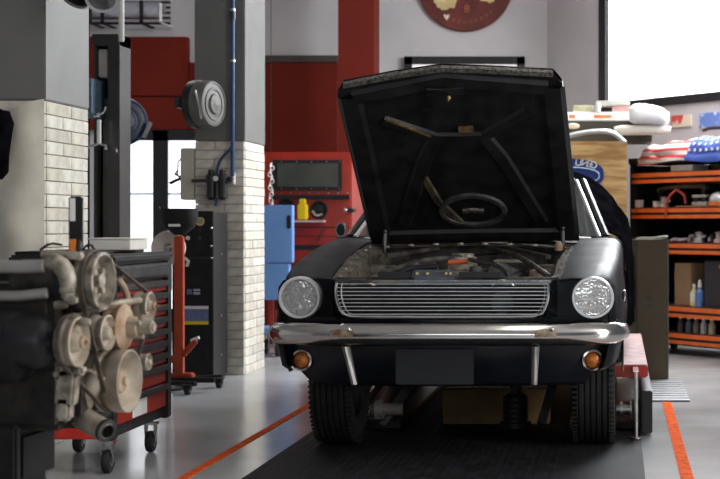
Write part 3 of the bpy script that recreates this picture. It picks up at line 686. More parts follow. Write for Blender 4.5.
# block, heads, covers
def eb_(a0, a1, n0, n1, z0, z1, nm, m, bevel=.01, shake=0):
    R = Matrix((ET, EN, V(0, 0, 1))).transposed(); b = MB().box((a0, n0, z0), (a1, n1, z1))
    o0 = V(c6.x, c6.y, 0); b.v = [R @ p + o0 for p in b.v]
    return b.build(nm, m, eng, bevel=bevel)
zc = EC.z
eb_(-.20, .20, -.75, -.12, zc-.12, zc+.20, 'engine_block', M_engb, .02)
eb_(-.16, .10, -.70, -.27, zc-.30, zc-.12, 'oil_pan', M_black, .03)
eb_(-.17, .15, -.14, -.085, zc-.10, zc+.26, 'timing_cover', M_engb, .02)
eb_(-.24, -.05, -.75, -.13, zc+.18, zc+.31, 'cylinder_head', M_engb, .02)
eb_(.04, .22, -.75, -.13, zc+.18, zc+.36, 'cylinder_head', M_engb, .02)
def enp(px, py, off): return L(ep(px, py, off))
def epY(px, py, Y): return L(aty(px, py, Y))
MB().tube([epY(-30, 266, 4.26), epY(20, 267, 4.26), epY(44, 266, 4.26)], .019, 12).build('fuel_rail', mat('grey aluminium', (.42, .41, .39), .4, .6, var=.15), eng)
MB().tube([epY(-30, 296, 4.26), epY(20, 296, 4.26), epY(47, 293, 4.26)], .015, 12).build('coolant_pipe', mat('grey aluminium', (.5, .5, .5)), eng)
MB().tube([epY(47, 262, 4.28), epY(58, 262, 4.28), epY(68, 275, 4.28), epY(68, 298, 4.28)], [.022, .026, .026, .018], 12, smooth=1).build('outlet_housing', M_cast, eng)
MB().tube([epY(42, 255, 4.3), epY(58, 254, 4.3), epY(78, 256, 4.3), epY(92, 262, 4.4)], .012, 8).build('bracket_rail', M_cast, eng)
MB().tube([epY(70, 322, 4.45), epY(92, 312, 4.5), epY(118, 303, 4.6), epY(140, 300, 4.7)], .010, 8).build('brace_rod', M_tan, eng)
MB().tube([epY(118, 278, 4.62), epY(126, 290, 4.64), epY(128, 305, 4.66)], .010, 8, smooth=1).build('bypass_hose', M_rustp, eng)
MB().tube([epY(97, 372, 4.46), epY(90, 385, 4.46), epY(80, 402, 4.46), epY(78, 415, 4.46), epY(92, 424, 4.43), epY(107, 431, 4.40)], [.040, .040, .036, .034, .034, .032], 18, smooth=2).build('outlet_elbow', M_tan, eng, label='tan elbow pipe with an open end')
dq = epY(107, 431, 4.40); dd = (epY(107, 431, 4.40)-epY(92, 424, 4.43)).normalized()
MB().lathe([(.034, -.012), (.034, .002), (.024, .003), (.022, -.01)], dq, dd, 18).build('pipe_mouth', M_dsteel, eng)
MB().lathe([(.020, .0035), (.001, .0036)], dq, dd, 18).build('pipe_bore', M_cloth, eng)
MB().lathe([(.0375, -.006), (.0375, .006)], epY(79, 409, 4.46), (.1, 0, 1), 18).build('hose_clamp', M_steel, eng)
MB().obox(epY(68, 385, 4.30), (.055, .05, .12), Matrix.Rotation(.1, 3, 'Y')).obox(epY(70, 372, 4.30), (.085, .05, .03), Matrix.Rotation(-.15, 3, 'Y')).obox(epY(65, 408, 4.30), (.04, .05, .07), Matrix.Rotation(.05, 3, 'Y')).build('mount_bracket', M_cast, eng, bevel=.008)
MB().tube([epY(20, 395, 4.4), epY(45, 388, 4.4), epY(57, 370, 4.42)], .006, 8, smooth=1).build('wire_lead', M_tan, eng)
MB().lathe([(.045, -.24), (.055, -.23), (.055, -.03), (.04, -.02)], epY(66, 345, 4.36)-EN*.08, EN, 20).build('starter_motor', M_black, eng)
MB().lathe([(.10, -.35), (.105, -.33), (.105, -.20), (.095, -.185), (.07, -.17)], epY(48, 345, 4.30)+EN*.0+EN*.12, EN, 28).build('front_housing', M_blackm, eng)
for px, py in ((62, 305), (72, 300), (58, 325), (75, 318), (68, 290), (85, 322)):
    MB().lathe([(.012, -.02), (.014, 0), (.008, .015)], epY(px, py, 4.27), EN, 8).build('stud', M_cast, eng)
for (a, b, c_) in (((40, 250), (50, 243), (62, 245)), ((82, 250), (90, 243), (96, 252))):
    MB().tube([epY(*a, 4.5), epY(*b, 4.5), epY(*c_, 4.5)], .004, 6, smooth=1).build('wire_lead', M_blackm, eng)
# stand
st = thing('engine_stand', 'black steel stand carrying the dirty engine', 'engine stand', (EO.x, EO.y, 0))
def sb(a0, a1, n0, n1, z0, z1, nm, bevel=.008):
    R = Matrix((ET, EN, V(0, 0, 1))).transposed(); b = MB().box((a0, n0, z0), (a1, n1, z1)); o0 = V(c6.x, c6.y, 0); b.v = [R @ p + o0 for p in b.v]
    return b.build(nm, M_blackm, st, bevel=bevel)
sb(-.26, .10, -.78, -.30, zc-.36, zc-.305, 'cradle'); sb(-.24, .08, -.72, -.40, .12, zc-.365, 'pedestal', .02)
sb(-.30, .10, -.85, -.30, .08, .12, 'base_plate')
for a in (-.25, .06):
    for n in (-.8, -.35): sb(a-.03, a+.03, n-.03, n+.03, 0, .08, 'foot')
sb(-.235, -.20, -.60, -.24, zc-.30, zc-.10, 'side_bracket')
# work light standing on the engine
p = aty(76, 252, 4.62)
wl_ = thing('work_light', 'slim black inspection lamp with orange grip standing on the engine', 'work light', (p.x, p.y, p.z-.03), rz=.2)
MB().box((-.020, -.014, 0), (.020, .014, .202)).build('lamp_housing', M_blackm, wl_, bevel=.005)
MB().box((-.016, -.017, .125), (-.0, -.0145, .195)).build('led_strip', M_white, wl_, bevel=.001)
MB().box((-.017, -.018, .02), (.003, -.0145, .07)).build('orange_grip', mat('orange plastic', (.75, .22, .03), .5), wl_, bevel=.001)
MB().ball((.010, -.012, .04), (.012, .008, .03)).build('switch_knob', M_dsteel, wl_)

# ------------------------------------------------------------------ dust sheet and bag hung on the near pillar
def sheet():
    rows = []
    for i in range(26):
        t = i/25; row = []
        for k in range(18):
            s = k/17
            px = 44-60*s; py0 = 99+26*s**1.5; py1 = 262
            py = py0+(py1-py0)*t
            Y = P1Y-.045-.10*math.sin(math.pi*min(1, s*1.1))*(.3+.7*t)-.03*math.sin(6*t+5*s)*s-.02*math.sin(14*t-3*s)*s
            row.append(aty(px, py, Y))
        rows.append(row)
    return MB().grid(rows)
so = sheet()
base = aty(20, 262, P1Y-.1)
so.v = [q-base for q in so.v]
sh = so.build('dust_sheet', mat('cream plastic sheet', (.62, .58, .50), .6, var=.12, scale=5, bump=.3), None, solid=.003, loc=base, ang=90)
tag(sh, 'creased cream dust sheet hanging over the left of the brick pillar', 'dust sheet')
bgp = aty(1, 145, P1Y-.19)
bag = MB().grid([[bgp+V(.10*math.cos(a)*wd-.02, .05*math.sin(a)*wd, z) for a in [2*math.pi*i/12 for i in range(12)]] for z, wd in ((-.17, .25), (-.14, .55), (-.05, .62), (.05, .75), (.12, .85), (.17, .6), (.18, .1))], True).shake(.008)
bag.v = [q-bgp for q in bag.v]
bo = bag.build('cloth_bag', M_cloth, None, loc=bgp, ang=80); tag(bo, 'dark cloth bag hanging at the edge of the cream dust sheet', 'bag')

# ------------------------------------------------------------------ tool chest
TX = -2.383; TY0, TY1 = 7.03, 7.95
tc_ = thing('tool_chest', 'black rolling tool chest with red drawers behind the dirty engine', 'tool chest', (TX, TY0, 0))
LW = TY1-TY0
MB().box((-.46, .03, .16), (-.012, LW-.02, .985)).build('body', M_dsteel, tc_, bevel=.008)
for y in (.0, LW-.07): MB().box((-.03, y, .155), (.012, y+.07, .99)).build('corner_post', M_dsteel, tc_, bevel=.008)
MB().box((-.48, -.005, .985), (.02, LW+.005, 1.03)).build('top_tray', M_black, tc_, bevel=.012)
MB().box((-.46, .02, 1.03), (-.10, LW-.10, 1.045)).build('top_mat', M_blackm, tc_, bevel=.004)
MB().box((-.02, .06, .90), (.03, LW-.06, .975)).build('top_handle_rail', M_dsteel, tc_, bevel=.012)
zz = .885
for i in range(9):
    hgt = .063 if i < 7 else (.10 if i == 7 else .13)
    d = MB().box((-.012, .075, zz-hgt+.006), (.004, LW-.075, zz-.004)).build('drawer', M_redg, tc_, bevel=.003)
    MB().box((.004, .075, zz-.034), (.020, LW-.075, zz-.004)).build('drawer_pull', M_dsteel, d, bevel=.003)
    if i == 8:
        MB().box((.005, .30, zz-hgt+.012), (.0075, .52, zz-.036)).build('label_sheet', M_paper, d, smooth=False, label='white paper label')
    zz -= hgt
MB().box((-.47, -.006, .165), (.0, .028, .215)).build('bumper_strip', mat('bright red', (.62, .035, .02), .4), tc_, bevel=.006)
MB().tube([(-.05, LW+.01, .93), (-.05, LW+.05, .93), (-.05, LW+.05, .70), (-.05, LW+.01, .70)], .010, 8).build('side_handle', M_chrome, tc_)
def caster(parent, x, y, r=.05, top=.155, m=None):
    f = MB().box((x-.035, y-.03, top-.012), (x+.035, y+.03, top))
    for s in (-1, 1): f.prism([(-.03, 0), (.03, 0), (.012, -(top-r)-.0), (-.012, -(top-r))], (x+s*.024-.002, y, top-.008), (0, 1, 0), (0, 0, 1), (.004, 0, 0))
    c = f.build('caster', M_chrome if m is None else m, parent, smooth=False)
    MB().lathe([(.4*r, -.016), (.92*r, -.017), (r, -.008), (r, .008), (.92*r, .017), (.4*r, .016)], (x, y, r), (1, 0, 0), 20).build('caster_wheel', M_rub, c)
    MB().lathe([(.45*r, -.018), (.45*r, .018)], (x, y, r), (1, 0, 0), 14).build('caster_hub', M_steel, c)
for x in (-.40, -.03):
    for y in (.05, LW-.22): caster(tc_, x, y, .055)
cbo = thing('white_carton_box', 'flat off-white carton lying on the black tool chest', 'carton', (bx(109, 7.45), 7.45, 1.0455))
MB().box((-.10, 0, 0), (.105, .28, .052)).build('carton_body', mat('off white card', (.72, .70, .64), .8, var=.06), cbo, bevel=.004)
MB().box((-.104, -.003, .0525), (.109, .283, .060)).build('carton_lid', mat('off white card', (.72, .70, .64)), cbo, bevel=.002)

# ------------------------------------------------------------------ lift column behind the near pillar
LY = 9.5; lx1 = bx(119.5, LY); lx0 = bx(92, LY); ltop = bz(34, LY)
lc = thing('lift_column', 'tall black two-post lift column behind the near brick pillar', 'lift column', ((lx0+lx1)/2, LY+.11, 0))
ox, oy = (lx0+lx1)/2, LY+.11
hw = (lx1-lx0)/2
M_col = mat('black column enamel', (.020, .021, .022), .3, var=.3, scale=3, coat=.4)
MB().box((hw-.075, -.11, 0), (hw, .11, ltop)).build('column_flange', M_col, lc, bevel=.004)
MB().box((-hw, -.08, 0), (-hw+.02, .11, ltop)).build('column_flange', M_col, lc, bevel=.004)
MB().box((-hw+.02, .06, 0), (hw-.075, .11, ltop)).build('column_web', M_col, lc, smooth=False)
MB().box((-hw, -.115, ltop-.075), (hw, .11, ltop)).build('top_cap', M_col, lc, bevel=.004)
MB().box((-hw+.028, .01, 0), (-hw+.075, .058, ltop-.4)).build('guide_rail', mat('grey rail', (.16, .16, .16), .5, .4), lc, smooth=False)
MB().box((-hw+.022, -.06, ltop-.27), (-hw+.085, .05, ltop-.09)).build('pulley_block', mat('pale block', (.55, .53, .50), .5), lc, bevel=.006)
MB().box((-.35, -.08, -.0), (.25, .30, .02)).build('base_plate', M_col, lc, bevel=.004)
hx_ = aty(123, 40, LY-.14)
hz_ = hx_-V(ox, oy, 0)
MB().tube([V(hz_.x, hz_.y-.03, bz(45, LY)), V(hz_.x, hz_.y-.03, 3.2), V(hz_.x, hz_.y+.1, 4.58)], .017, 10).build('feed_conduit', mat('pale conduit', (.60, .62, .58), .4, var=.1), lc)
cr = MB()
sl = thing('grease_gun', 'chrome fitting with hooked handles hung on the lift column', 'grease gun', tuple(aty(99, 150, LY-.10)))
gz_ = sl.location.z
MB().cyl((0, 0, .04), (0, 0, .19), .013).build('barrel', M_white, sl)
MB().tube([(-.07, .0, .205), (0, 0, .215), (.035, 0, .24), (.045, 0, .27)], .008, 8).build('lever', M_chrome, sl)
MB().ball((0, 0, .225), (.028, .02, .012)).build('cap', M_chrome, sl)
MB().tube([(-.07, .02, .02), (0, 0, .04), (.04, 0, .03), (.045, .0, 0)], .009, 8).build('nozzle', M_chrome, sl)
q = aty(90.5, 78, LY-.12)-V(ox, oy, 0)
MB().box((q.x-.03, q.y-.02, q.z-.25), (q.x+.012, .0, q.z)).build('control_box', mat('blue grey box', (.08, .13, .19), .5, var=.3, scale=30), lc, bevel=.004)

# hose reels
def reel(name, label, c, r, face, rz, hub):
    t = thing(name, label, 'hose reel', tuple(c), rz)
    wd = .14
    MB().lathe([(.3*r, -wd), (.94*r, -wd), (r, -wd+.015), (r, -.02), (.94*r, 0), (.88*r, .004), (.86*r, -.004), (.70*r, .0), (.68*r, .008), (.60*r, .008), (.58*r, .0), (.45*r, .004), (.40*r, .02), (.2*r, .022), (.12*r, .03), (.001, .03)], (0, 0, 0), (0, -1, 0), 40).build('drum', hub, t)
    MB().lathe([(.30*r, .012), (.001, .034)], (0, 0, 0), (0, -1, 0), 20).build('hub_cap', face, t)
    MB().lathe([(.6*r, -wd-.03), (1.02*r, -wd-.03), (1.03*r, -wd-.0), (1.03*r, -wd+.03), (.98*r, -wd+.03)], (0, 0, 0), (0, -1, 0), 40).build('side_disc', M_black, t)
    MB().tube([(-1.05*r, wd*.3, .5*r), (-1.03*r, wd*.1, -.1*r), (-.95*r, .0, -.7*r)], .008, 8).build('hose_guide', M_chrome, t)
    MB().box((-.05, wd+.03, -.12), (.05, wd+.06, .12)).bar((0, wd+.045, 0), (-.20*math.sin(rz)*1.0, wd+.045+.20*math.cos(rz)*.35, 0), .05, .08).build('wall_bracket', M_dsteel, t, bevel=.006)
    return t
rc = aty(214, 104, P2Y-.26)
reel('hose_reel', 'round hose reel with a grey face mounted on the far pillar', rc, .180, mat('pale grey face', (.30, .29, .25), .5), 1.28, mat('grey reel face', (.12, .118, .11), .6, var=.1))
rc = aty(124, 121, 10.6)
t2 = reel('hose_reel', 'navy hose reel with a silver clip behind the lift column', rc, .17, M_navy, .5, M_navy)
MB().obox((.15, -.05, -.06), (.03, .02, .12), Matrix.Rotation(.4, 3, 'Y')).build('silver_clip', M_chrome, t2, bevel=.004)
MB().box((-.30, .19, -rc.z), (-.20, .25, 4.55-rc.z)).build('mounting_post', M_blackm, t2, smooth=False)

# air line on the far pillar
FY = P2Y-.03
al = thing('air_line', 'blue compressed air pipe running down the far pillar', 'air pipe', (bx(233, FY), FY-.01, bz(176, FY)))
MB().cyl((0, 0, 0), (0, 0, 4.58-al.location.z), .016, n=12).build('pipe', M_pipe, al)
for py in (61, 10): MB().lathe([(.022, -.008), (.022, .008)], (0, 0, bz(py, FY)-al.location.z), (0, 0, 1), 12).build('pipe_clip', M_steel, al)
MB().lathe([(.024, -.03), (.024, .03)], (0, 0, bz(16, FY)-al.location.z), (0, 0, 1), 12).build('coupling', M_navy, al)
def ap_(px, py, dy=0): q_ = aty(px, py, FY+dy); return q_-al.location
MB().tube([ap_(233, 143), ap_(230, 150, -.02), ap_(221, 158, -.02), ap_(217, 168, -.02), ap_(216.5, 176, -.02)], .011, 10, smooth=2).build('branch_hose', M_pipe, al)
MB().cyl(ap_(233.5, 173), ap_(233.5, 184), .016, n=12).build('end_fitting', M_white, al)
rg = thing('air_regulator', 'black twin air regulator and filter on the far pillar', 'air regulator', tuple(aty(217, 200, FY-.04)))
for dx in (-.045, .045): MB().lathe([(.02, .0), (.036, .02), (.036, .13), (.042, .13), (.042, .19), (.025, .20), (.025, .235)], (dx, 0, 0), (0, 0, 1), 18).build('filter_bowl', M_black, rg)
MB().box((-.08, -.025, .14), (.12, .03, .18)).build('manifold', M_black, rg, bevel=.006)
MB().lathe([(.02, 0), (.02, .015)], (0, -.028, .165), (0, -1, 0), 14).build('pressure_gauge', M_white, rg)
MB().cyl((-.08, 0, .15), (-.20, .02, .15), .014).build('outlet_stub', M_dsteel, rg)
MB().tube([(.0, .0, .02), (-.005, 0, -.02), (-.01, 0, -.05)], .010, 8, smooth=1).build('outlet_hose', M_pipe, rg)
jb = thing('towel_dispenser', 'beige box with levers hung beside the far pillar', 'dispenser', tuple(aty(189, 200, P2Y+.05)))
MB().box((-.052, -.06, 0), (.055, .12, .405)).build('case', M_cream, jb, bevel=.008)
MB().tube([(-.055, 0, .33), (-.085, 0, .30), (-.09, 0, .20)], .006, 8).build('wire_guard', M_dsteel, jb)
MB().tube([(-.055, 0, .17), (-.10, 0, .155), (-.15, 0, .13)], .013, 8).tube([(-.06, 0, .175), (-.11, 0, .205), (-.09, 0, .23)], .009, 8).build('tap_lever', M_dsteel, jb)

# black cabinet before the far pillar
KY = 11.2
kx0, kx1 = bx(172, KY), bx(213, KY)
kb = thing('machine_cabinet', 'tall black machine cabinet with a gauge before the far pillar', 'cabinet', ((kx0+kx1)/2, KY+.13, 0))
kw = (kx1-kx0)/2; kz = bz(211, KY)
MB().box((-kw, -.13, .02), (kw, -.10, kz)).build('front_panel', M_blackm, kb, bevel=.006)
MB().box((-kw+.004, -.0995, .02), (kw-.004, .30, kz-.01)).build('side_panel', M_black, kb, bevel=.006)
MB().box((-kw+.02, -.11, 0), (kw-.02, .29, .02)).build('plinth', M_dsteel, kb, smooth=False)
def kp(px, py): return V(bx(px, KY)-kb.location.x, -.131, bz(py, KY))
g = kp(200.5, 221.5); gg = MB().lathe([(.032, 0), (.032, .012), (.026, .014)], g, (0, -1, 0), 20).build('gauge', M_gold, kb); MB().lathe([(.024, .0145), (.001, .015)], g, (0, -1, 0), 16).build('dial', mat('dial face', (.35, .30, .2), .5), gg)
for px, py in ((200, 229.5), (200, 238)): MB().lathe([(.014, 0), (.014, .008)], kp(px, py), (0, -1, 0), 12).build('knob', M_dsteel, kb)
MB().lathe([(.016, 0), (.016, .006)], kp(188, 238), (0, -1, 0), 14).build('white_button', M_white, kb)
def plate(a, b, c_, d, nm, m): q0, q1 = kp(a, d), kp(c_, b); MB().box((q0.x, -.136, q0.z), (q1.x, -.1305, q1.z)).build(nm, m, kb, smooth=False)
plate(183, 306, 208.5, 309, 'sticker_header', M_white); plate(183, 309.2, 208.5, 321, 'sticker_panel', mat('sticker blue', (.12, .17, .32), .5, var=.2, scale=60)); plate(183, 321.2, 208.5, 324.5, 'sticker_band', M_yellow)
plate(187, 289, 192, 294.5, 'small_sticker', mat('sticker blue', (.1, .1, .1))); plate(193.5, 289, 200, 291, 'small_sticker', mat('pale sticker', (.4, .45, .55), .5)); plate(193.5, 292, 200, 294.5, 'small_sticker', mat('pale sticker', (.4, .45, .55), .5))
for py in (228, 246, 258): MB().lathe([(.008, 0), (.006, .005)], kp(211.5, py), (0, -1, 0), 8).build('screw', M_steel, kb)
for z_s in (.18, .48, .95): MB().lathe([(.010, 0), (.008, .005)], (kw-.004, .12, z_s), (1, 0, 0), 8).build('screw', M_steel, kb)
plate(174, 257, 212, 259, 'shelf_edge', M_black)
MB().tube([kp(186, 258)+V(0, -.03, 0), kp(190, 261)+V(0, -.04, 0), kp(188, 266)+V(0, -.03, 0)], .012, 8).build('air_nozzle', M_white, kb)

# red wheeled stand with black tray
SY = 10.55
M_ored = mat('orange red enamel', (.42, .055, .018), .35, var=.1)
rs = thing('oil_drainer', 'red wheeled post stand with a black drip tray on top', 'drainer stand', (bx(179.5, SY), SY, 0))
def rp(px, py): return V(bx(px, SY)-rs.location.x, 0, bz(py, SY))
MB().box((-.032, -.03, .10), (.030, .03, rp(0, 236).z)).build('post', M_ored, rs, bevel=.008)
MB().box((-.10, -.05, .09), (.10, .05, .13)).build('foot_plate', M_ored, rs, bevel=.01)
MB().bar(rp(186, 352), rp(166, 362), .03, .05).bar(rp(186, 352), rp(196, 340), .03, .04).bar((-.10, 0, .1), rp(168, 358), .04, .04).build('brace', M_ored, rs, bevel=.006)
MB().cyl(rp(191, 341), rp(199, 337.5), .012).build('pedal_grip', M_white, rs)
MB().bar((-.30, -.05, .085), (.26, -.05, .085), .05, .035).bar((-.05, -.14, .075), (.18, -.22, .075), .04, .03).bar((-.05, .1, .075), (.22, .28, .075), .04, .03).build('base_leg', M_blackm, rs, bevel=.005)
for x, y in ((.12, -.22), (.22, .22), (-.24, -.1)): caster(rs, x, y, .034, .075, M_dsteel)
tr_ = MB().lathe([(.04, -.02), (.06, .0), (.105, .035), (.125, .09), (.125, .165), (.115, .165), (.10, .05), (.03, .02)], (0, 0, rp(0, 232).z), (0, 0, 1), 24).build('drip_tray', M_blackm, rs)
MB().box((-.04, -.128, rp(0, 226.5).z), (.04, -.122, rp(0, 224).z)).build('tray_label', M_white, tr_, smooth=False)
MB().cyl((0, 0, rp(0, 237).z), (0, 0, rp(0, 230).z), .02, n=12).build('neck', M_gold, rs)
MB().tube([(-.115, -.02, rp(0, 215).z), (-.135, -.02, rp(0, 209).z), (-.14, -.02, rp(0, 207).z)], .008, 6).build('tray_hook', M_dsteel, rs)
ds = thing('grinding_disc', 'large beige disc with a steel hub hung beside the red stand', 'disc', tuple(aty(169, 248, SY+.10)))
MB().lathe([(.03, 0), (.118, .0), (.122, .006), (.122, .022), (.118, .028), (.03, .028)], (0, 0, 0), (0, -1, 0), 36).build('disc_body', mat('beige disc', (.72, .62, .55), .6, var=.1), ds)
MB().lathe([(.034, .028), (.034, .036), (.018, .05), (.001, .052)], (0, 0, 0), (0, -1, 0), 18).build('steel_hub', M_steel, ds)
MB().box((-.015, .002, -.30), (.015, .02, .02)).build('arm', M_dsteel, ds, smooth=False)
MB().cyl((0, .012, -ds.location.z), (0, .012, -.02), .014).lathe([(.12, 0), (.12, .015)], (0, .012, -ds.location.z), (0, 0, 1), 20).build('pole', M_dsteel, ds)

# ------------------------------------------------------------------ blue trolley behind the far pillar
BY = 13.3
bt = thing('blue_trolley', 'sky blue cabinet on a wheeled red-legged trolley behind the pillar', 'trolley', (bx(276, BY), BY+.2, 0))
def tp(px, py): return V(bx(px, BY)-bt.location.x, -.2, bz(py, BY))
a, b = tp(250, 300), tp(292, 205)
MB().box((a.x, -.2, tp(0, 263).z+.003), (b.x, -.10, b.z)).build('upper_door', M_blue, bt, bevel=.006)
MB().box((a.x, -.2, a.z), (b.x-.03, -.10, tp(0, 263).z-.003)).build('lower_door', M_blue, bt, bevel=.006)
q = tp(289, 222); MB().box((q.x-.018, -.22, q.z-.06), (q.x+.018, -.2005, q.z+.06)).build('door_handle', M_black, bt, bevel=.01)
for px in (270.5, 276): MB().bar(tp(px, 330)+V(0, .05, 0), tp(px, 296 if px < 273 else 310)+V(0, .05, 0), .035, .035).build('leg', M_redg, bt, bevel=.004)
q = tp(0, 332).z
MB().box((a.x, -.2, q-.02), (b.x-.02, .25, q+.03)).build('lower_tray', M_blue, bt, bevel=.005)
for x in (a.x+.05, tp(282, 0).x-.04):
    for y in (-.17, .2): caster(bt, x, y, .065, .185, M_steel)
q = tp(282, 307); wbx = MB().box((-.06, -.06, 0), (.08, .06, .25)).build('canister', M_white, None, bevel=.015, loc=(bt.location.x+q.x-.01, BY+.36, bz(332, BY)+.031)); tag(wbx, 'white canister standing on the blue trolley tray', 'canister')

# chain hanging from above beside the cabinet
ch = thing('hanging_chain', 'white chain hanging in front of the red blast cabinet', 'chain', tuple(aty(271, 165, 13.9)))
for i in range(14):
    z = -.03*i; l = [V((.016 if i % 2 else .004)*math.cos(a_)+.012*math.sin(i*1.7), (.004 if i % 2 else .016)*math.sin(a_), z+.022*math.sin(a_)) for a_ in [2*math.pi*k/10 for k in range(10)]]
    MB().tube(l, .0055, 6, True).build('chain_link', mat('pale galvanised', (.65, .65, .66), .35, .6), ch)
MB().cyl((0, 0, .02), (0, 0, 2.75), .003, n=6).build('cord', M_blackm, ch)

# ------------------------------------------------------------------ red blast cabinet
AY = 14.1
ac = thing('blast_cabinet', 'red sandblasting cabinet with a dark viewing window at the back wall', 'blast cabinet', (bx(310, AY), AY+.35, 0))
def zp(px, py, y=-.35): return V(bx(px, AY)-ac.location.x, y, bz(py, AY))
a, b = zp(250, 262), zp(351.5, 152)
MB().box((a.x, -.35, a.z), (b.x, .50, b.z)).build('cabinet_body', M_redg, ac, bevel=.015)
MB().prism([(a.x+.02, a.z), (b.x-.02, a.z), (b.x-.35, .45), (a.x+.35, .45)], (0, -.3, 0), (1, 0, 0), (0, 0, 1), (0, .6, 0)).build('hopper', M_redg, ac, bevel=.01)
for x in (a.x+.04, b.x-.04):
    for y in (-.3, .3): MB().box((x-.025, y-.025, 0), (x+.025, y+.025, a.z)).build('leg', M_redg, ac, smooth=False)
def zplate(x0, y0, x1, y1, nm, m, d=.012, par=None, bev=.004): q0, q1 = zp(x0, y1), zp(x1, y0); return MB().box((q0.x, -.351-d, q0.z), (q1.x, -.3505, q1.z)).build(nm, m, par or ac, bevel=bev)
wfr = zplate(273, 160, 342, 190.5, 'window_frame', M_black, .02)
q0, q1 = zp(278, 187), zp(338.5, 163.5); MB().box((q0.x, -.378, q0.z), (q1.x, -.3715, q1.z)).build('viewing_glass', mat('greenish grey glass', (.06, .065, .055), .25, var=.15, scale=3), wfr, smooth=False)
for px in (282, 297, 312, 327, 340):
    for py in (161.8, 188.8): MB().lathe([(.007, 0), (.005, .004)], zp(px, py, -.3715), (0, -1, 0), 6).build('rivet', M_steel, wfr)
zplate(273, 195, 350, 199.5, 'hinge_bar', M_blackm, .03)
for k in range(8): MB().lathe([(.009, 0), (.006, .006)], zp(281+9.5*k, 193, -.3505), (0, -1, 0), 6).build('rivet', M_steel, ac)
for px, py in ((286, 208), (319, 210)): 
    gp = MB().lathe([(.085, 0), (.085, .015), (.075, .02), (.06, .005)], zp(px, py, -.351), (0, -1, 0), 24, arc=1).build('glove_port', M_blackm, ac)
    MB().lathe([(.06, -.0), (.055, .012), (.02, .02), (.001, .02)], zp(px, py, -.351), (0, -1, 0), 20).build('rubber_glove', M_blackm, gp)
    MB().tube([zp(px-6, py+1, -.38), zp(px-2, py+6, -.385), zp(px+4, py+4, -.38)], .012, 8, smooth=1).build('glove_cuff', M_steel, gp)
zplate(284, 220.3, 326, 222.5, 'tool_ledge', mat('pale ledge', (.55, .45, .42), .5), .10, None, .003)
zplate(266, 226.8, 350, 227.8, 'panel_seam', M_black, .003, None, 0); zplate(266, 236, 350, 236.6, 'panel_seam', M_black, .003, None, 0)
q = zp(346, 210.3); MB().bar(q+V(-.01, -.02, 0), q+V(.07, -.02, 0), .02, .035).bar(q+V(.06, -.02, 0), q+V(.06, .14, 0), .02, .035).build('latch', M_black, ac, bevel=.004); MB().ball(zp(346, 210.3, -.375), .02).build('latch_knob', M_steel, ac)
MB().bar(zp(325, 228, -.37), zp(317, 242, -.37), .01, .012).build('drain_rod', M_dsteel, ac)
zplate(266, 245, 340, 250, 'shadow_gap', M_black, .004, None, 0)
bo_ = thing('yellow_bottle', 'yellow plastic bottle standing on the blast cabinet ledge', 'bottle', tuple(zp(304, 220.2, -.41)+ac.location))
MB().box((-.046, -.03, .001), (.046, .03, .155)).build('bottle_body', M_yellow, bo_, bevel=.012)
MB().box((-.03, -.022, .155), (.03, .022, .20)).build('bottle_neck', M_yellow, bo_, bevel=.008)

# ------------------------------------------------------------------ back wall: louvre, duct, round sign, framed board
lv = thing('wall_louvre', 'dark slatted ventilation louvre on the grey back wall', 'louvre', (bx(120), BW-.02, bz(14)))
MB().box((bx(70)-lv.location.x, .005, -.17), (bx(172)-lv.location.x, .02, .22)).build('louvre_back', M_grey, lv, smooth=False)
for i in range(7):
    z = bz(23.5-5.2*i)-lv.location.z; MB().box((bx(70)-lv.location.x, -.012, z-.012), (bx(171)-lv.location.x, .0045, z+.012)).build('slat', M_blackm, lv, smooth=False)
dt = thing('silver_duct', 'silver tubular duct with straps before the wall louvre', 'duct', (bx(120), BW-.35, bz(10, BW-.35)))
x0, x1 = bx(60, BW-.35)-dt.location.x, bx(160, BW-.35)-dt.location.x
MB().cyl((x0, 0, 0), (x1, 0, 0), .085, n=24).build('duct_tube', mat('bright duct', (.62, .63, .70), .3, .7, var=.1), dt)
MB().cyl((x1, 0, .01), (x1+.05, 0, .01), .05, n=20).build('duct_nose', M_steel, dt)
for px in (93, 105, 144): x = bx(px, BW-.35)-dt.location.x; MB().box((x-.02, -.095, -.16), (x+.02, -.086, .09)).box((x-.02, -.095, -.16), (x+.02, .32, -.145)).build('strap', M_blackm if px != 93 else M_dsteel, dt, smooth=False)
x = bx(163, BW-.35)-dt.location.x; MB().box((x-.012, -.09, -.15), (x+.012, -.07, .06)).box((x-.012, -.09, -.15), (x+.012, .32, -.14)).build('end_bracket', M_white, dt, smooth=False)

sg = thing('round_sign', 'dark red round wooden sign with cream map shapes on the back wall', 'sign', (bx(465.5), BW, bz(-15.6)))
R_ = 47.6*BW/F
MB().lathe([(R_, .002), (R_, .04), (R_-.012, .05), (.001, .05)], (0, 0, 0), (0, -1, 0), 48).build('sign_disc', mat('dark red stained wood', (.13, .022, .014), .45, var=.25, scale=4, detail=8), sg)
def sp(px, py): return (bx(px)-sg.location.x, bz(py)-sg.location.z)
def blob(pts, nm, m): MB().prism([sp(*q_) for q_ in pts], (0, -.0505, 0), (1, 0, 0), (0, 0, 1), (0, -.012, 0)).build(nm, m, sg, smooth=False)
M_map = mat('cream map wood', (.62, .50, .24), .6, var=.1)
blob([(434, -8), (434.5, 3), (437, 5), (437.5, 8), (441, 9), (442, 10.8), (448, 10.5), (450, 8.5), (455, 9), (456, 5), (457.5, 1), (456, -8)], 'map_shape', M_map)
blob([(479, -4), (481, 1.5), (487, 2), (490, 4), (494.5, 2.5), (496, -4)], 'map_shape', M_map)
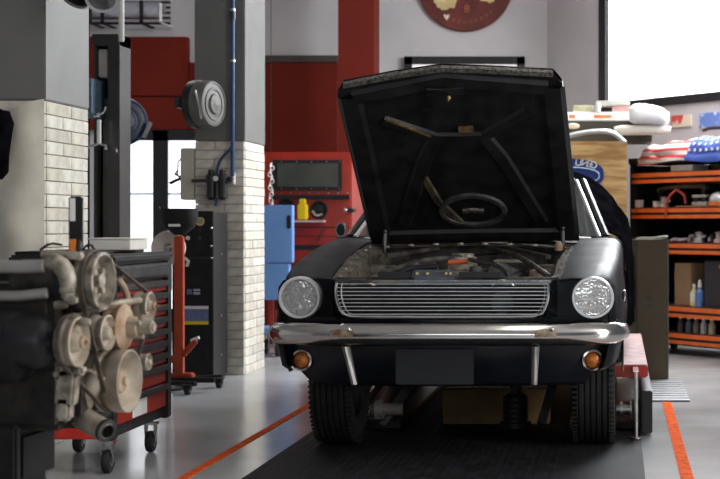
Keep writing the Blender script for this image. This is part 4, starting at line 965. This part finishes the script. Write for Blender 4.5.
blob([(444, 15.5), (445.8, 15), (447, 16.5), (448.3, 15), (450, 15.8), (449, 18.5), (447.2, 21), (445.2, 18.5)], 'heart', mat('pale heart', (.72, .62, .52), .6))
tb = text_mb('B', .115); x, z = sp(467.5, 9.5); tb.v = [p+V(x, -.053, z) for p in tb.v]; tb.build('letter', mat('orange lettering', (.45, .13, .03), .5), sg, smooth=False)
for k in range(9):
    a_ = math.radians(-118+9.0*k*.95); r0, r1_ = R_*.77, R_*.83
    MB().prism([(r0*math.cos(a_), r0*math.sin(a_)), (r1_*math.cos(a_), r1_*math.sin(a_)), (r1_*math.cos(a_+.07), r1_*math.sin(a_+.07)), (r0*math.cos(a_+.07), r0*math.sin(a_+.07))], (0, -.0502, 0), (1, 0, 0), (0, 0, 1), (0, -.002, 0)).build('worn_letter', mat('faded lettering', (.20, .055, .025), .5), sg, smooth=False)
fb = thing('framed_board', 'black framed white board with added glow on the back wall above the hood', 'board', (bx(465), BW, bz(120)))
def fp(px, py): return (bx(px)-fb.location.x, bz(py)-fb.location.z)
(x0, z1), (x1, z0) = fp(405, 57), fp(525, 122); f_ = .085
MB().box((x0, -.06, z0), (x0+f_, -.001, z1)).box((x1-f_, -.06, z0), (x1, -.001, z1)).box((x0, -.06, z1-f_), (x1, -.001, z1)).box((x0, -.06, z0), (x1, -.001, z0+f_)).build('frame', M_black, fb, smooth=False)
MB().box((x0+f_, -.03, z0+f_), (x1-f_, -.002, z1-f_)).build('glowing_board', mat('white panel with added glow', (.9, .9, .9), .4, var=0, emit=.55), fb, smooth=False)  # emission added to keep the framed white board bright

# ------------------------------------------------------------------ plywood crate and what lies on it
PYY = 13.5
pc = thing('plywood_crate', 'large plywood crate behind the car beside the orange racking', 'crate', (bx(585, PYY), PYY+.3, 0))
def pp(px, py): return (bx(px, PYY)-pc.location.x, bz(py, PYY))
x0, zt2 = pp(520, 143); x1, _ = pp(627, 0)
MB().box((x0, -.3, .0), (x1, -.28, zt2)).build('front_board', M_ply, pc, bevel=.003)
MB().box((x0, -.28, .0), (x0+.02, .45, zt2)).build('side_board', M_ply, pc, smooth=False); MB().box((x1-.02, -.28, .0), (x1, .45, zt2)).build('side_board', M_ply, pc, smooth=False)
MB().box((x0, .45, .0), (x1, .47, zt2)).build('rear_board', M_ply, pc, smooth=False); MB().box((x0, -.3, zt2), (x1, .47, zt2+.015)).build('crate_lid', M_ply, pc, smooth=False)
os_ = thing('oval_sign', 'dark blue oval sign with white mirrored lettering on the plywood crate', 'sign', (bx(552, PYY), PYY-.002, bz(174.5, PYY)))
rx, rz_ = .468, .148
def sup(a_, rx, rz, e=.75): return (rx*math.copysign(abs(math.cos(a_))**e, math.cos(a_)), rz*math.copysign(abs(math.sin(a_))**e, math.sin(a_)))
MB().prism([sup(2*math.pi*i/64, rx, rz_) for i in range(64)], (0, 0, 0), (1, 0, 0), (0, 0, 1), (0, -.014, 0)).build('sign_plate', mat('sign blue', (.012, .025, .16), .4, var=.1), os_)
MB().tube([V(x_, -.0165, z_-.012) for x_, z_ in [sup(2*math.pi*i/48, .425, .080) for i in range(48)]], .006, 6, True).build('inner_oval_line', mat('pale blue line', (.35, .5, .62), .5), os_)
tm = MB()
for i, c_ in enumerate('GENUINE'):
    a_ = math.radians(23+11.2*i); one = text_mb(c_, .085, mirror=True); Rr = Matrix.Rotation((math.pi/2-a_)*.38, 3, 'Y')
    tm = MB().add([Rr @ p + V(.405*max(0, math.cos(a_))**.9, -.0165, .110*math.sin(a_)**.33) for p in one.v], one.f)
    tm.build('letter', mat('white lettering', (.75, .75, .75), .5), os_, smooth=False)
# goods on the crate
zc_ = zt2+.016
def on(px0, px1, py0, py1, Y, dp, nm, label, cat, m, bev=.006, grp=None, z0=None):
    x0_, x1_ = bx(px0, Y), bx(px1, Y); z0_ = bz(py1, Y) if z0 is None else z0; z1_ = bz(py0, Y)
    o = MB().box((-(x1_-x0_)/2, 0, 0), ((x1_-x0_)/2, dp, z1_-z0_)).build(nm, m, None, bevel=bev, loc=((x0_+x1_)/2, Y, z0_))
    return tag(o, label, cat, grp)
# long black rack carrying the upper boxes
rk = on(556, 652, 121, 142, 13.6, .5, 'dark_case', 'long dark case on top of the plywood crate', 'case', mat('dark brown case', (.05, .045, .035), .6), z0=zc_+.001)
q = rk.location; ztop = bz(121, 13.6)
MB().ball((bx(573, 13.59)-q.x, -.004, bz(126, 13.59)-q.z), (.062, .006, .028)).build('cream_badge', mat('cream badge', (.75, .66, .52), .5), rk)
on(548, 640, 118.5, 0, 13.62, .3, 'foam_slab', 'thin white foam slab lying on the dark case', 'foam slab', M_white, .004, z0=ztop+.001)
z_ = bz(118.5, 13.62)+.001
lb = on(552, 632, 112, 0, 13.66, .2, 'long_carton', 'long white carton with orange print under the grey parcel', 'carton', M_paper, .004, z0=z_)
q = lb.location
for a_, b_ in ((569, 575), (594, 612)): MB().box((bx(a_, 13.66)-q.x, -.002, .004), (bx(b_, 13.66)-q.x, -.0005, .034)).build('orange_print', mat('orange print', (.80, .16, .05), .5), lb, smooth=False)
z_ = bz(112, 13.66)+.001
on(612, 631, 106, 0, 13.68, .18, 'pink_carton', 'small dusty pink carton under the grey parcel', 'carton', mat('dusty pink card', (.50, .28, .26), .7), .004, z0=z_)
z2_ = bz(106, 13.68)+.001
on(596, 630, 100.5, 0, 13.68, .18, 'grey_parcel', 'flat grey parcel on top of the pink carton', 'parcel', mat('grey wrap', (.50, .48, .44), .6, var=.1), .006, z0=z2_)
on(573, 593, 105, 0, 13.68, .15, 'green_carton', 'flat olive and white carton beside the grey parcel', 'carton', mat('olive card', (.40, .38, .18), .7, col2=(.7, .68, .6), scale=9), .004, z0=z_)
mug = thing('white_mug', 'small white mug beside the grey parcel', 'mug', (bx(598, 13.66), 13.665, z_))
MB().lathe([(.022, 0), (.024, .002), (.026, .07), (.023, .07), (.02, .006), (.001, .005)], (0, 0, 0), (0, 0, 1), 16).build('cup', M_white, mug); MB().tube([(-.025, 0, .055), (-.042, 0, .05), (-.042, 0, .025), (-.025, 0, .02)], .004, 6, smooth=1).build('handle', M_white, mug)
def loft(px0, px1, pys, Y, dp, nm, label, cat, m):
    rows = []
    for i in range(9):
        s_ = i/8; px = px0+(px1-px0)*s_; a_ = lerp(pys[0], s_); b_ = lerp(pys[1], s_); cz = (bz(a_, Y)+bz(b_, Y))/2; hh = (bz(a_, Y)-bz(b_, Y))/2
        e_ = 1-max(0, abs(s_-.5)-.40)*3
        rows.append([V(bx(px, Y), Y+dp/2+dp/2*e_*math.copysign(abs(math.cos(t_))**.6, math.cos(t_)), cz+hh*e_*math.copysign(abs(math.sin(t_))**.6, math.sin(t_))) for t_ in [2*math.pi*k/18 for k in range(18)]])
    b0 = V(bx((px0+px1)/2, Y), Y+dp/2, bz(max(b for a, b in pys[1]), Y))
    g_ = MB().grid(rows, True).add(rows[0], [tuple(range(18))]).add(rows[-1], [tuple(range(18))]); g_.v = [p-b0 for p in g_.v]
    return tag(g_.build(nm, m, None, loc=b0, ang=60), label, cat)
loft(614, 671, ([(0, 125), (.5, 124.5), (1, 125)], [(0, 135), (1, 134.5)]), 13.45, .11, 'cream_roll', 'long cream roll lying before the dark case', 'roll', mat('cream roll', (.78, .72, .62), .6, var=.06))
loft(629, 669, ([(0, 104), (.3, 102.5), (.7, 105), (1, 110)], [(0, 123), (1, 124.5)]), 13.40, .20, 'foam_bumper', 'bulky white foam bumper on top of the cream roll', 'bumper foam', mat('white foam', (.86, .86, .85), .6, var=.04, scale=4))
tbx = MB().tube([aty(552, 141, 13.35), aty(570, 135.5, 13.35), aty(590, 131.5, 13.35), aty(608, 131, 13.35), aty(617, 135, 13.35), aty(625, 142.5, 13.35)], .022, 10, smooth=2)
q = V(bx(600, 13.35), 13.35, zc_); tbx.v = [p-q for p in tbx.v]
bt2 = tbx.build('chrome_trim', mat('bright trim', (.75, .75, .73), .25, .5), None, loc=q); tag(bt2, 'curved bright car trim leaning over the plywood crate edge', 'car trim')

# ------------------------------------------------------------------ orange racking along the slanted wall
S0 = V(.122, 14.03, 0); RA = math.atan2(E1.y, E1.x)
rk_ = thing('pallet_rack', 'orange beam storage racking with black uprights along the slanted wall', 'storage rack', tuple(S0), RA)
RL, RD = 2.3, .55
def rl(px):                     # distance along the rack front for a pixel column
    k = (px-PX)/F; return (k*S0.y-S0.x)/(E1.x-k*E1.y)
levels = [.145, .385, .955, 1.275, 1.60]
for x in (-.03, RL-.03):
    for y in (0, RD-.05): MB().box((x, y, 0), (x+.05, y+.05, 1.79)).build('upright', M_blackm, rk_, smooth=False)
for z in levels:
    for y in (-.025, RD-.02):
        bm_ = MB().prism([(0, -.048), (0, .048), (.03, .048), (.03, -.048)], (.02, y, z), (0, 1, 0), (0, 0, 1), (RL-.06, 0, 0)) if False else MB().box((.02, y+.012, z-.046), (RL-.03, y+.035, z+.046)).box((.02, y, z+.008), (RL-.03, y+.014, z+.046)).box((.02, y, z-.046), (RL-.03, y+.014, z-.012))
        bo2 = bm_.build('beam', M_orange, rk_, bevel=.003)
        MB().box((.022, y+.002, z-.0125), (RL-.032, y+.0118, z+.0085)).build('groove_shade', M_blackm, bo2, smooth=False)  # black strip paints shade into the shallow beam groove
    MB().box((.02, .012, z+.0465), (RL-.03, RD-.02, z+.056)).build('shelf_board', mat('dark shelf board', (.10, .07, .045), .7, var=.2), rk_, smooth=False)
MB().box((-.045, .05, .02), (-.032, RD+.005, 1.73)).build('side_sheet', M_blackm, rk_, smooth=False)
MB().box((-.02, RD-.01, .02), (RL, RD+.005, 1.73)).build('back_sheet', M_blackm, rk_, smooth=False)
MB().box((-.03, -.02, 1.735), (RL+.02, RD, 1.79)).build('top_deck', M_blackm, rk_, bevel=.004)
RM = Matrix.Translation(S0) @ Matrix.Rotation(RA, 4, 'Z')
def rack_loc(px, d, z): return RM @ V(rl(px), d, z)
def rbox(px0, px1, z, hgt, d, dp, nm, label, cat, m, bev=.006, grp=None):
    a_, b_ = rl(px0), rl(px1); o = MB().box((-(b_-a_)/2, 0, 0), ((b_-a_)/2, dp, hgt)).build(nm, m, None, bevel=bev)
    o.location = RM @ V((a_+b_)/2, d, z); o.rotation_euler = (0, 0, RA); return tag(o, label, cat, grp)
top = [z+.057 for z in levels]
def rlathe(px, d, z, prof, nm, label, cat, m, cap=None, grp=None, capm=None, n=16):
    t = thing(nm, label, cat, tuple(rack_loc(px, d, z)), RA, grp); MB().lathe(prof, (0, 0, 0), (0, 0, 1), n).build('body', m, t)
    if cap: MB().lathe(cap, (0, 0, 0), (0, 0, 1), n).build('cap', capm or M_white, t)
    return t
# bottom shelf: small bottles
bcol = [(.05, .05, .05), (.09, .12, .16), (.18, .13, .10), (.40, .45, .45), (.40, .36, .24)]
blab = ['small black bottle on the lowest rack shelf', 'small blue-grey bottle on the lowest rack shelf', 'small brown bottle on the lowest rack shelf', 'small pale bottle with white cap on the lowest rack shelf', 'cream oblong can on the lowest rack shelf']
for i, px in enumerate((676, 684, 691.5, 699, 707)):
    rlathe(px, .06, top[0], [(.030, 0), (.032, .01), (.032, .085), (.016, .11), (.016, .12)], 'bottle', blab[i], 'bottle', mat('bottle %s' % blab[i][:14], bcol[i], .4), [(.018, .121), (.018, .138)], 'bottles on the lowest shelf')
# second shelf: cardboard box, spray bottles, black case
o = rbox(671, 687, top[1], .385, .04, .30, 'cardboard_box', 'tall tan cardboard box on the second rack shelf', 'box', M_card)
rlathe(690, .05, top[1], [(.035, 0), (.037, .01), (.037, .12), (.015, .16), (.015, .17)], 'spray_bottle', 'white bottle with yellow label beside the cardboard box', 'bottle', mat('white and yellow bottle', (.75, .75, .70), .4, col2=(.6, .6, .15), scale=14), [(.017, .171), (.017, .20)])
rlathe(696.5, .04, top[1], [(.038, 0), (.040, .01), (.040, .13), (.018, .16), (.018, .17)], 'spray_bottle', 'blue spray bottle between white bottle and black case', 'bottle', mat('blue bottle', (.10, .20, .48), .4), [(.02, .171), (.02, .19), (.012, .24)], capm=M_white)
o = rbox(702, 728, top[1], .41, .02, .35, 'black_case', 'large black case with a red label on the second rack shelf', 'case', mat('charcoal case', (.022, .022, .026), .5), .012)
bl_ = MB().box((.03, -.003, .35), (.20, -.0005, .375)).build('red_label', mat('red label', (.7, .06, .06), .5), o, smooth=False)
# third shelf: mixed parts
def part_pile(px, d, z, nm, label, m, kind, grp=None):
    t = thing(nm, label, 'machine part', tuple(rack_loc(px, d, z)), RA, grp)
    if kind == 0: MB().lathe([(.05, 0), (.05, .03), (.03, .04), (.03, .08), (.04, .09), (.01, .10)], (0, 0, 0), (0, 0, 1), 16).build('housing', m, t); MB().cyl((.03, 0, .05), (.09, -.01, .06), .014).build('spout', m, t)
    elif kind == 1: MB().box((-.06, -.03, 0), (.06, .04, .05)).box((-.03, -.04, .03), (.04, .03, .075)).build('casting', m, t, bevel=.01); MB().lathe([(.02, 0), (.02, .04)], (.03, -.04, .03), (0, -1, 0), 12).build('port', M_steel, t)
    else: MB().tube([(-.10, 0, .015), (-.04, -.02, .03), (.03, 0, .02), (.10, .01, .03)], .015, 8, smooth=1).build('coil', m, t)
    return t
M_alu = mat('pale alloy', (.50, .50, .50), .4, .5, var=.2, scale=20)
part_pile(674.5, .05, top[2]+.001, 'wrapped_hose', 'purple and white bundle on the third rack shelf', mat('purple white wrap', (.32, .22, .42), .6, col2=(.75, .75, .75), scale=25), 2)
part_pile(686, .09, top[2], 'alloy_casting', 'pale cast block next to the purple bundle', M_alu, 1)
part_pile(695, .05, top[2], 'pump_housing', 'silver lidded pump housing on the third rack shelf', M_alu, 0)
part_pile(706, .09, top[2], 'alloy_casting', 'dark cast block beside the silver pump housing', M_dsteel, 1)
part_pile(715, .05, top[2], 'pump_housing', 'pinkish round housing near the end of the third shelf', mat('pink grey part', (.40, .33, .33), .5), 0)
# fourth shelf
for px, sc_, lab in ((636, .062, 'white square tub on the fourth rack shelf'), (653, .05, 'smaller white tub on the fourth rack shelf')):
    t = thing('white_tub', lab, 'tub', tuple(rack_loc(px, .04, top[3])), RA); MB().box((-sc_/2, -sc_/2, 0), (sc_/2, sc_/2, sc_*.95)).build('tub_body', M_white, t, bevel=.006); MB().box((-sc_/2-.003, -sc_/2-.003, sc_*.95), (sc_/2+.003, sc_/2+.003, sc_*1.12)).build('lid', M_white, t, bevel=.004)
part_pile(659, .06, top[3], 'pump_housing', 'dusty grey housing beside the smaller white tub', mat('dusty grey part', (.38, .36, .33), .7, var=.3), 0)
t = thing('red_clamp', 'red clamp hanging over the fourth rack shelf edge', 'clamp', tuple(rack_loc(671, -.045, top[3]-.09)), RA)
MB().tube([(-.02, 0, .0), (-.02, 0, .12), (.02, .02, .20), (.06, .06, .25)], .011, 8).build('jaw_arm', mat('faded red', (.50, .06, .05), .5), t); MB().tube([(.06, .06, .25), (.13, .09, .20), (.15, .09, .12)], .014, 8).build('handle', mat('faded red', (.5, .06, .05)), t)
t = thing('exhaust_pipe', 'long brownish bar lying high across the fourth rack shelf', 'pipe', tuple(rack_loc(668, .18, top[3])), RA)
MB().tube([(-.34, 0, .16), (-.25, 0, .185), (.0, 0, .195), (.25, 0, .19), (.34, 0, .17)], .022, 10).build('bar', mat('brown grey bar', (.22, .16, .12), .5, .3, var=.3), t)
for x in (-.3, .3): MB().box((x-.02, -.02, 0), (x+.02, .02, .165)).build('end_block', M_dsteel, t, smooth=False)
t = thing('carburettor', 'silver twin-body carburettor on the fourth rack shelf', 'carburettor', tuple(rack_loc(697, .06, top[3]+.012)), RA)
MB().box((-.10, -.04, 0), (.10, .06, .035)).box((-.09, -.05, .07), (.10, .05, .095)).build('body', M_alu, t, bevel=.008)
for x in (-.05, .05): MB().lathe([(.032, .03), (.028, .05), (.034, .075)], (x, -.01, 0), (0, 0, 1), 14).build('barrel', M_dsteel, t)
t = thing('alloy_bowl', 'pale round cover with an orange rim at the rack end', 'cover', tuple(rack_loc(715, .06, top[3]+.012)), RA)
MB().lathe([(.10, .0), (.10, .03)], (0, 0, 0), (0, 0, 1), 24).build('rim', M_orange, t); MB().lathe([(.098, .031), (.095, .06), (.07, .10), (.03, .118), (.001, .12)], (0, 0, 0), (0, 0, 1), 24).build('dome', M_alu, t)
cs_ = rbox(677, 730, top[3], .011, -.02, .13, 'cardboard_sheet', 'flat tan cardboard sheet under the carburettor', 'cardboard', M_card, .002)
# fifth shelf
rbox(668, 690, top[4], .055, .03, .2, 'white_carton', 'white flat carton on the top orange rack shelf', 'carton', M_white)
t = thing('black_pan', 'flat black round pan behind the white carton', 'pan', tuple(rack_loc(652, .28, top[4])), RA); MB().lathe([(.16, 0), (.19, .05), (.185, .055), (.15, .01), (.001, .008)], (0, 0, 0), (0, 0, 1), 28).build('pan_dish', M_dsteel, t)
t = thing('black_pan', 'flat grey round pan beyond the white carton', 'pan', tuple(rack_loc(708, .28, top[4])), RA); MB().lathe([(.16, 0), (.19, .05), (.185, .055), (.15, .01), (.001, .008)], (0, 0, 0), (0, 0, 1), 28).build('pan_dish', M_steel, t)
# bundle wrapped in a flag on the top deck
def flag_piece(a0, a1, nm, m, par):
    rows = []
    for i in range(15):
        x = a0+(a1-a0)*i/14; row = []
        for k in range(11):
            a_ = math.pi*(-.18+1.1*k/10); hh = .085+.06*min(1, max(0, (x+.1)/.8))+.010*math.sin(x*17)
            if k == 0:
                row += [V(x, -.032+.006*math.sin(19*x), -.055-.015*math.sin(7*x)), V(x, -.032+.004*math.sin(31*x), -.01)]; continue
            row.append(V(x, .17-.17*math.cos(a_)*(1+.04*math.sin(11*x+k)), max(.004, .015+hh*math.sin(max(0, a_))+.008*math.sin(23*x+1.9*k))))
        rows.append(row)
    return MB().grid(rows).build(nm, m, par, solid=.004, ang=80)
fl_ = thing('flag_bundle', 'flag with white stars on blue and red stripes draped on the rack top', 'flag', tuple(RM @ V(0, 0, 1.791)), RA)
def stripe_mat():
    m = bpy.data.materials.new('red and white stripes'); m.use_nodes = True; nt = m.node_tree; p_ = nt.nodes['Principled BSDF']; p_.inputs['Roughness'].default_value = .8
    tc = nt.nodes.new('ShaderNodeTexCoord'); wv = nt.nodes.new('ShaderNodeTexWave'); wv.bands_direction = 'Z'; wv.inputs['Scale'].default_value = 4.6; wv.inputs['Distortion'].default_value = 1.2; wv.inputs['Detail'].default_value = 0
    r_ = nt.nodes.new('ShaderNodeValToRGB'); r_.color_ramp.interpolation = 'CONSTANT'; r_.color_ramp.elements[0].color = (.55, .05, .05, 1); r_.color_ramp.elements[1].color = (.75, .70, .66, 1); r_.color_ramp.elements[1].position = .42
    nt.links.new(tc.outputs['Object'], wv.inputs['Vector']); nt.links.new(wv.outputs['Fac'], r_.inputs['Fac']); nt.links.new(r_.outputs['Color'], p_.inputs['Base Color']); return m
xs = rl(687)
flag_piece(rl(641), xs, 'striped_field', stripe_mat(), fl_); sf = flag_piece(xs, RL-.4, 'star_field', mat('flag blue', (.05, .10, .42), .8, var=.1), fl_)
for i in range(14):
    for j in range(7):
        x = xs+.045+i*.075+(.037 if j % 2 else 0); a_ = math.pi*(.06+.125*j); hh = .085+.06*min(1, max(0, (x+.1)/.8))+.010*math.sin(x*17)
        c_ = V(x, .17-.17*math.cos(a_)*1.04, .015+hh*math.sin(a_)); n_ = V(0, -math.cos(a_), math.sin(a_)).normalized()
        X_ = V(1, 0, 0); Y_ = n_.cross(X_); 
        pts = [((.021 if k % 2 == 0 else .009)*math.sin(math.pi*k/5), (.021 if k % 2 == 0 else .009)*math.cos(math.pi*k/5)) for k in range(10)]
        MB().prism(pts, c_+n_*.010, X_, Y_*-1, n_*.004).build('star', M_white, sf, smooth=False)
t = thing('black_hose', 'black curved hose lying over the flag bundle', 'hose', tuple(RM @ V(rl(700), .2, 1.825)), RA)
MB().tube([(-.28, .10, .21), (-.15, .06, .225), (.1, .03, .215), (.25, 0, .185), (.35, -.05, .18)], .016, 8, smooth=1).build('hose', M_blackm, t)
# posters on the slanted wall
def poster(pa, pb, ya, yb, nm, label, m):
    ta, tb_ = on_wall(pa), on_wall(pb); Ya = (W0+E1*(ta+tb_)/2).y; z1_, z0_ = bz(ya, Ya), bz(yb, Ya)
    o = MB().add(*wallbox(ta, tb_, z0_, z1_, -.012, -.002)).build(nm, m, None, smooth=False); return tag(o, label, 'poster')
poster(672, 692, 115, 127, 'wall_poster', 'small red poster with pale patch under the window', mat('red poster', (.60, .08, .06), .5, col2=(.72, .62, .5), scale=5, contrast=(.5, .55)))
poster(700, 724, 112.5, 127.5, 'wall_poster', 'blue poster with white streak under the window', mat('blue poster', (.13, .22, .55), .5, col2=(.55, .62, .80), scale=6, contrast=(.55, .6)))

# tall brown carton in front of the rack
bxp = V(bx(648, 11.35), 11.5, 0)
bc = thing('tall_carton', 'tall dark brown carton standing beside the car', 'carton', tuple(bxp), math.radians(14))
MB().box((-.125, -.15, .002), (.115, .15, 1.06)).build('carton_body', M_olive, bc, bevel=.006)
MB().box((-.06, -.1535, .60), (0, -.1502, .625)).build('hand_slot', M_black, bc, smooth=False); MB().box((-.055, -.153, .555), (-.01, -.1502, .57)).build('print_mark', M_black, bc, smooth=False)
M_edge = mat('pale carton edge', (.42, .40, .33), .8)
MB().box((.1155, -.15, .002), (.125, .15, 1.06)).build('side_sheet', mat('grey carton side', (.15, .14, .11), .8), bc, smooth=False)
MB().tube([(-.13, -.15, 1.062), (-.09, -.155, 1.075), (.0, -.155, 1.07), (.09, -.15, 1.085), (.125, -.12, 1.08), (.12, .1, 1.07)], .010, 6, smooth=1).build('torn_edge', M_edge, bc)

# ------------------------------------------------------------------ twin lamp on the near pillar
lp = thing('twin_lamp', 'chrome-rimmed twin lamp on an arm above the near pillar', 'lamp', tuple(aty(95, 3, 7.75)))
for dx, dz, m, nrm, nm in ((.052, .02, M_steel, (.25, -.75, -.6), 'lamp_head'), (-.105, .035, M_black, (-.2, -.55, -.8), 'lamp_head')):
    c_ = V(dx, -.05 if dx > 0 else .02, dz); h = MB().lathe([(.025, -.12), (.05, -.11), (.072, -.05), (.076, 0), (.070, 0), (.05, -.06), (.001, -.08)], c_, nrm, 28).build(nm, m, lp)
    MB().lathe([(.070, -.006), (.083, .0), (.083, .010), (.070, .014), (.070, -.006)], c_, nrm, 32, arc=1).build('chrome_rim', M_trim, h)
MB().tube([(-.16, .25, .12), (-.1, .1, .14), (0, 0, .13)], .014, 8).build('arm', M_dsteel, lp)
MB().tube([(0, 0, .12), (0, 0, 4.59-lp.location.z)], .010, 8).build('suspension_rod', M_dsteel, lp)
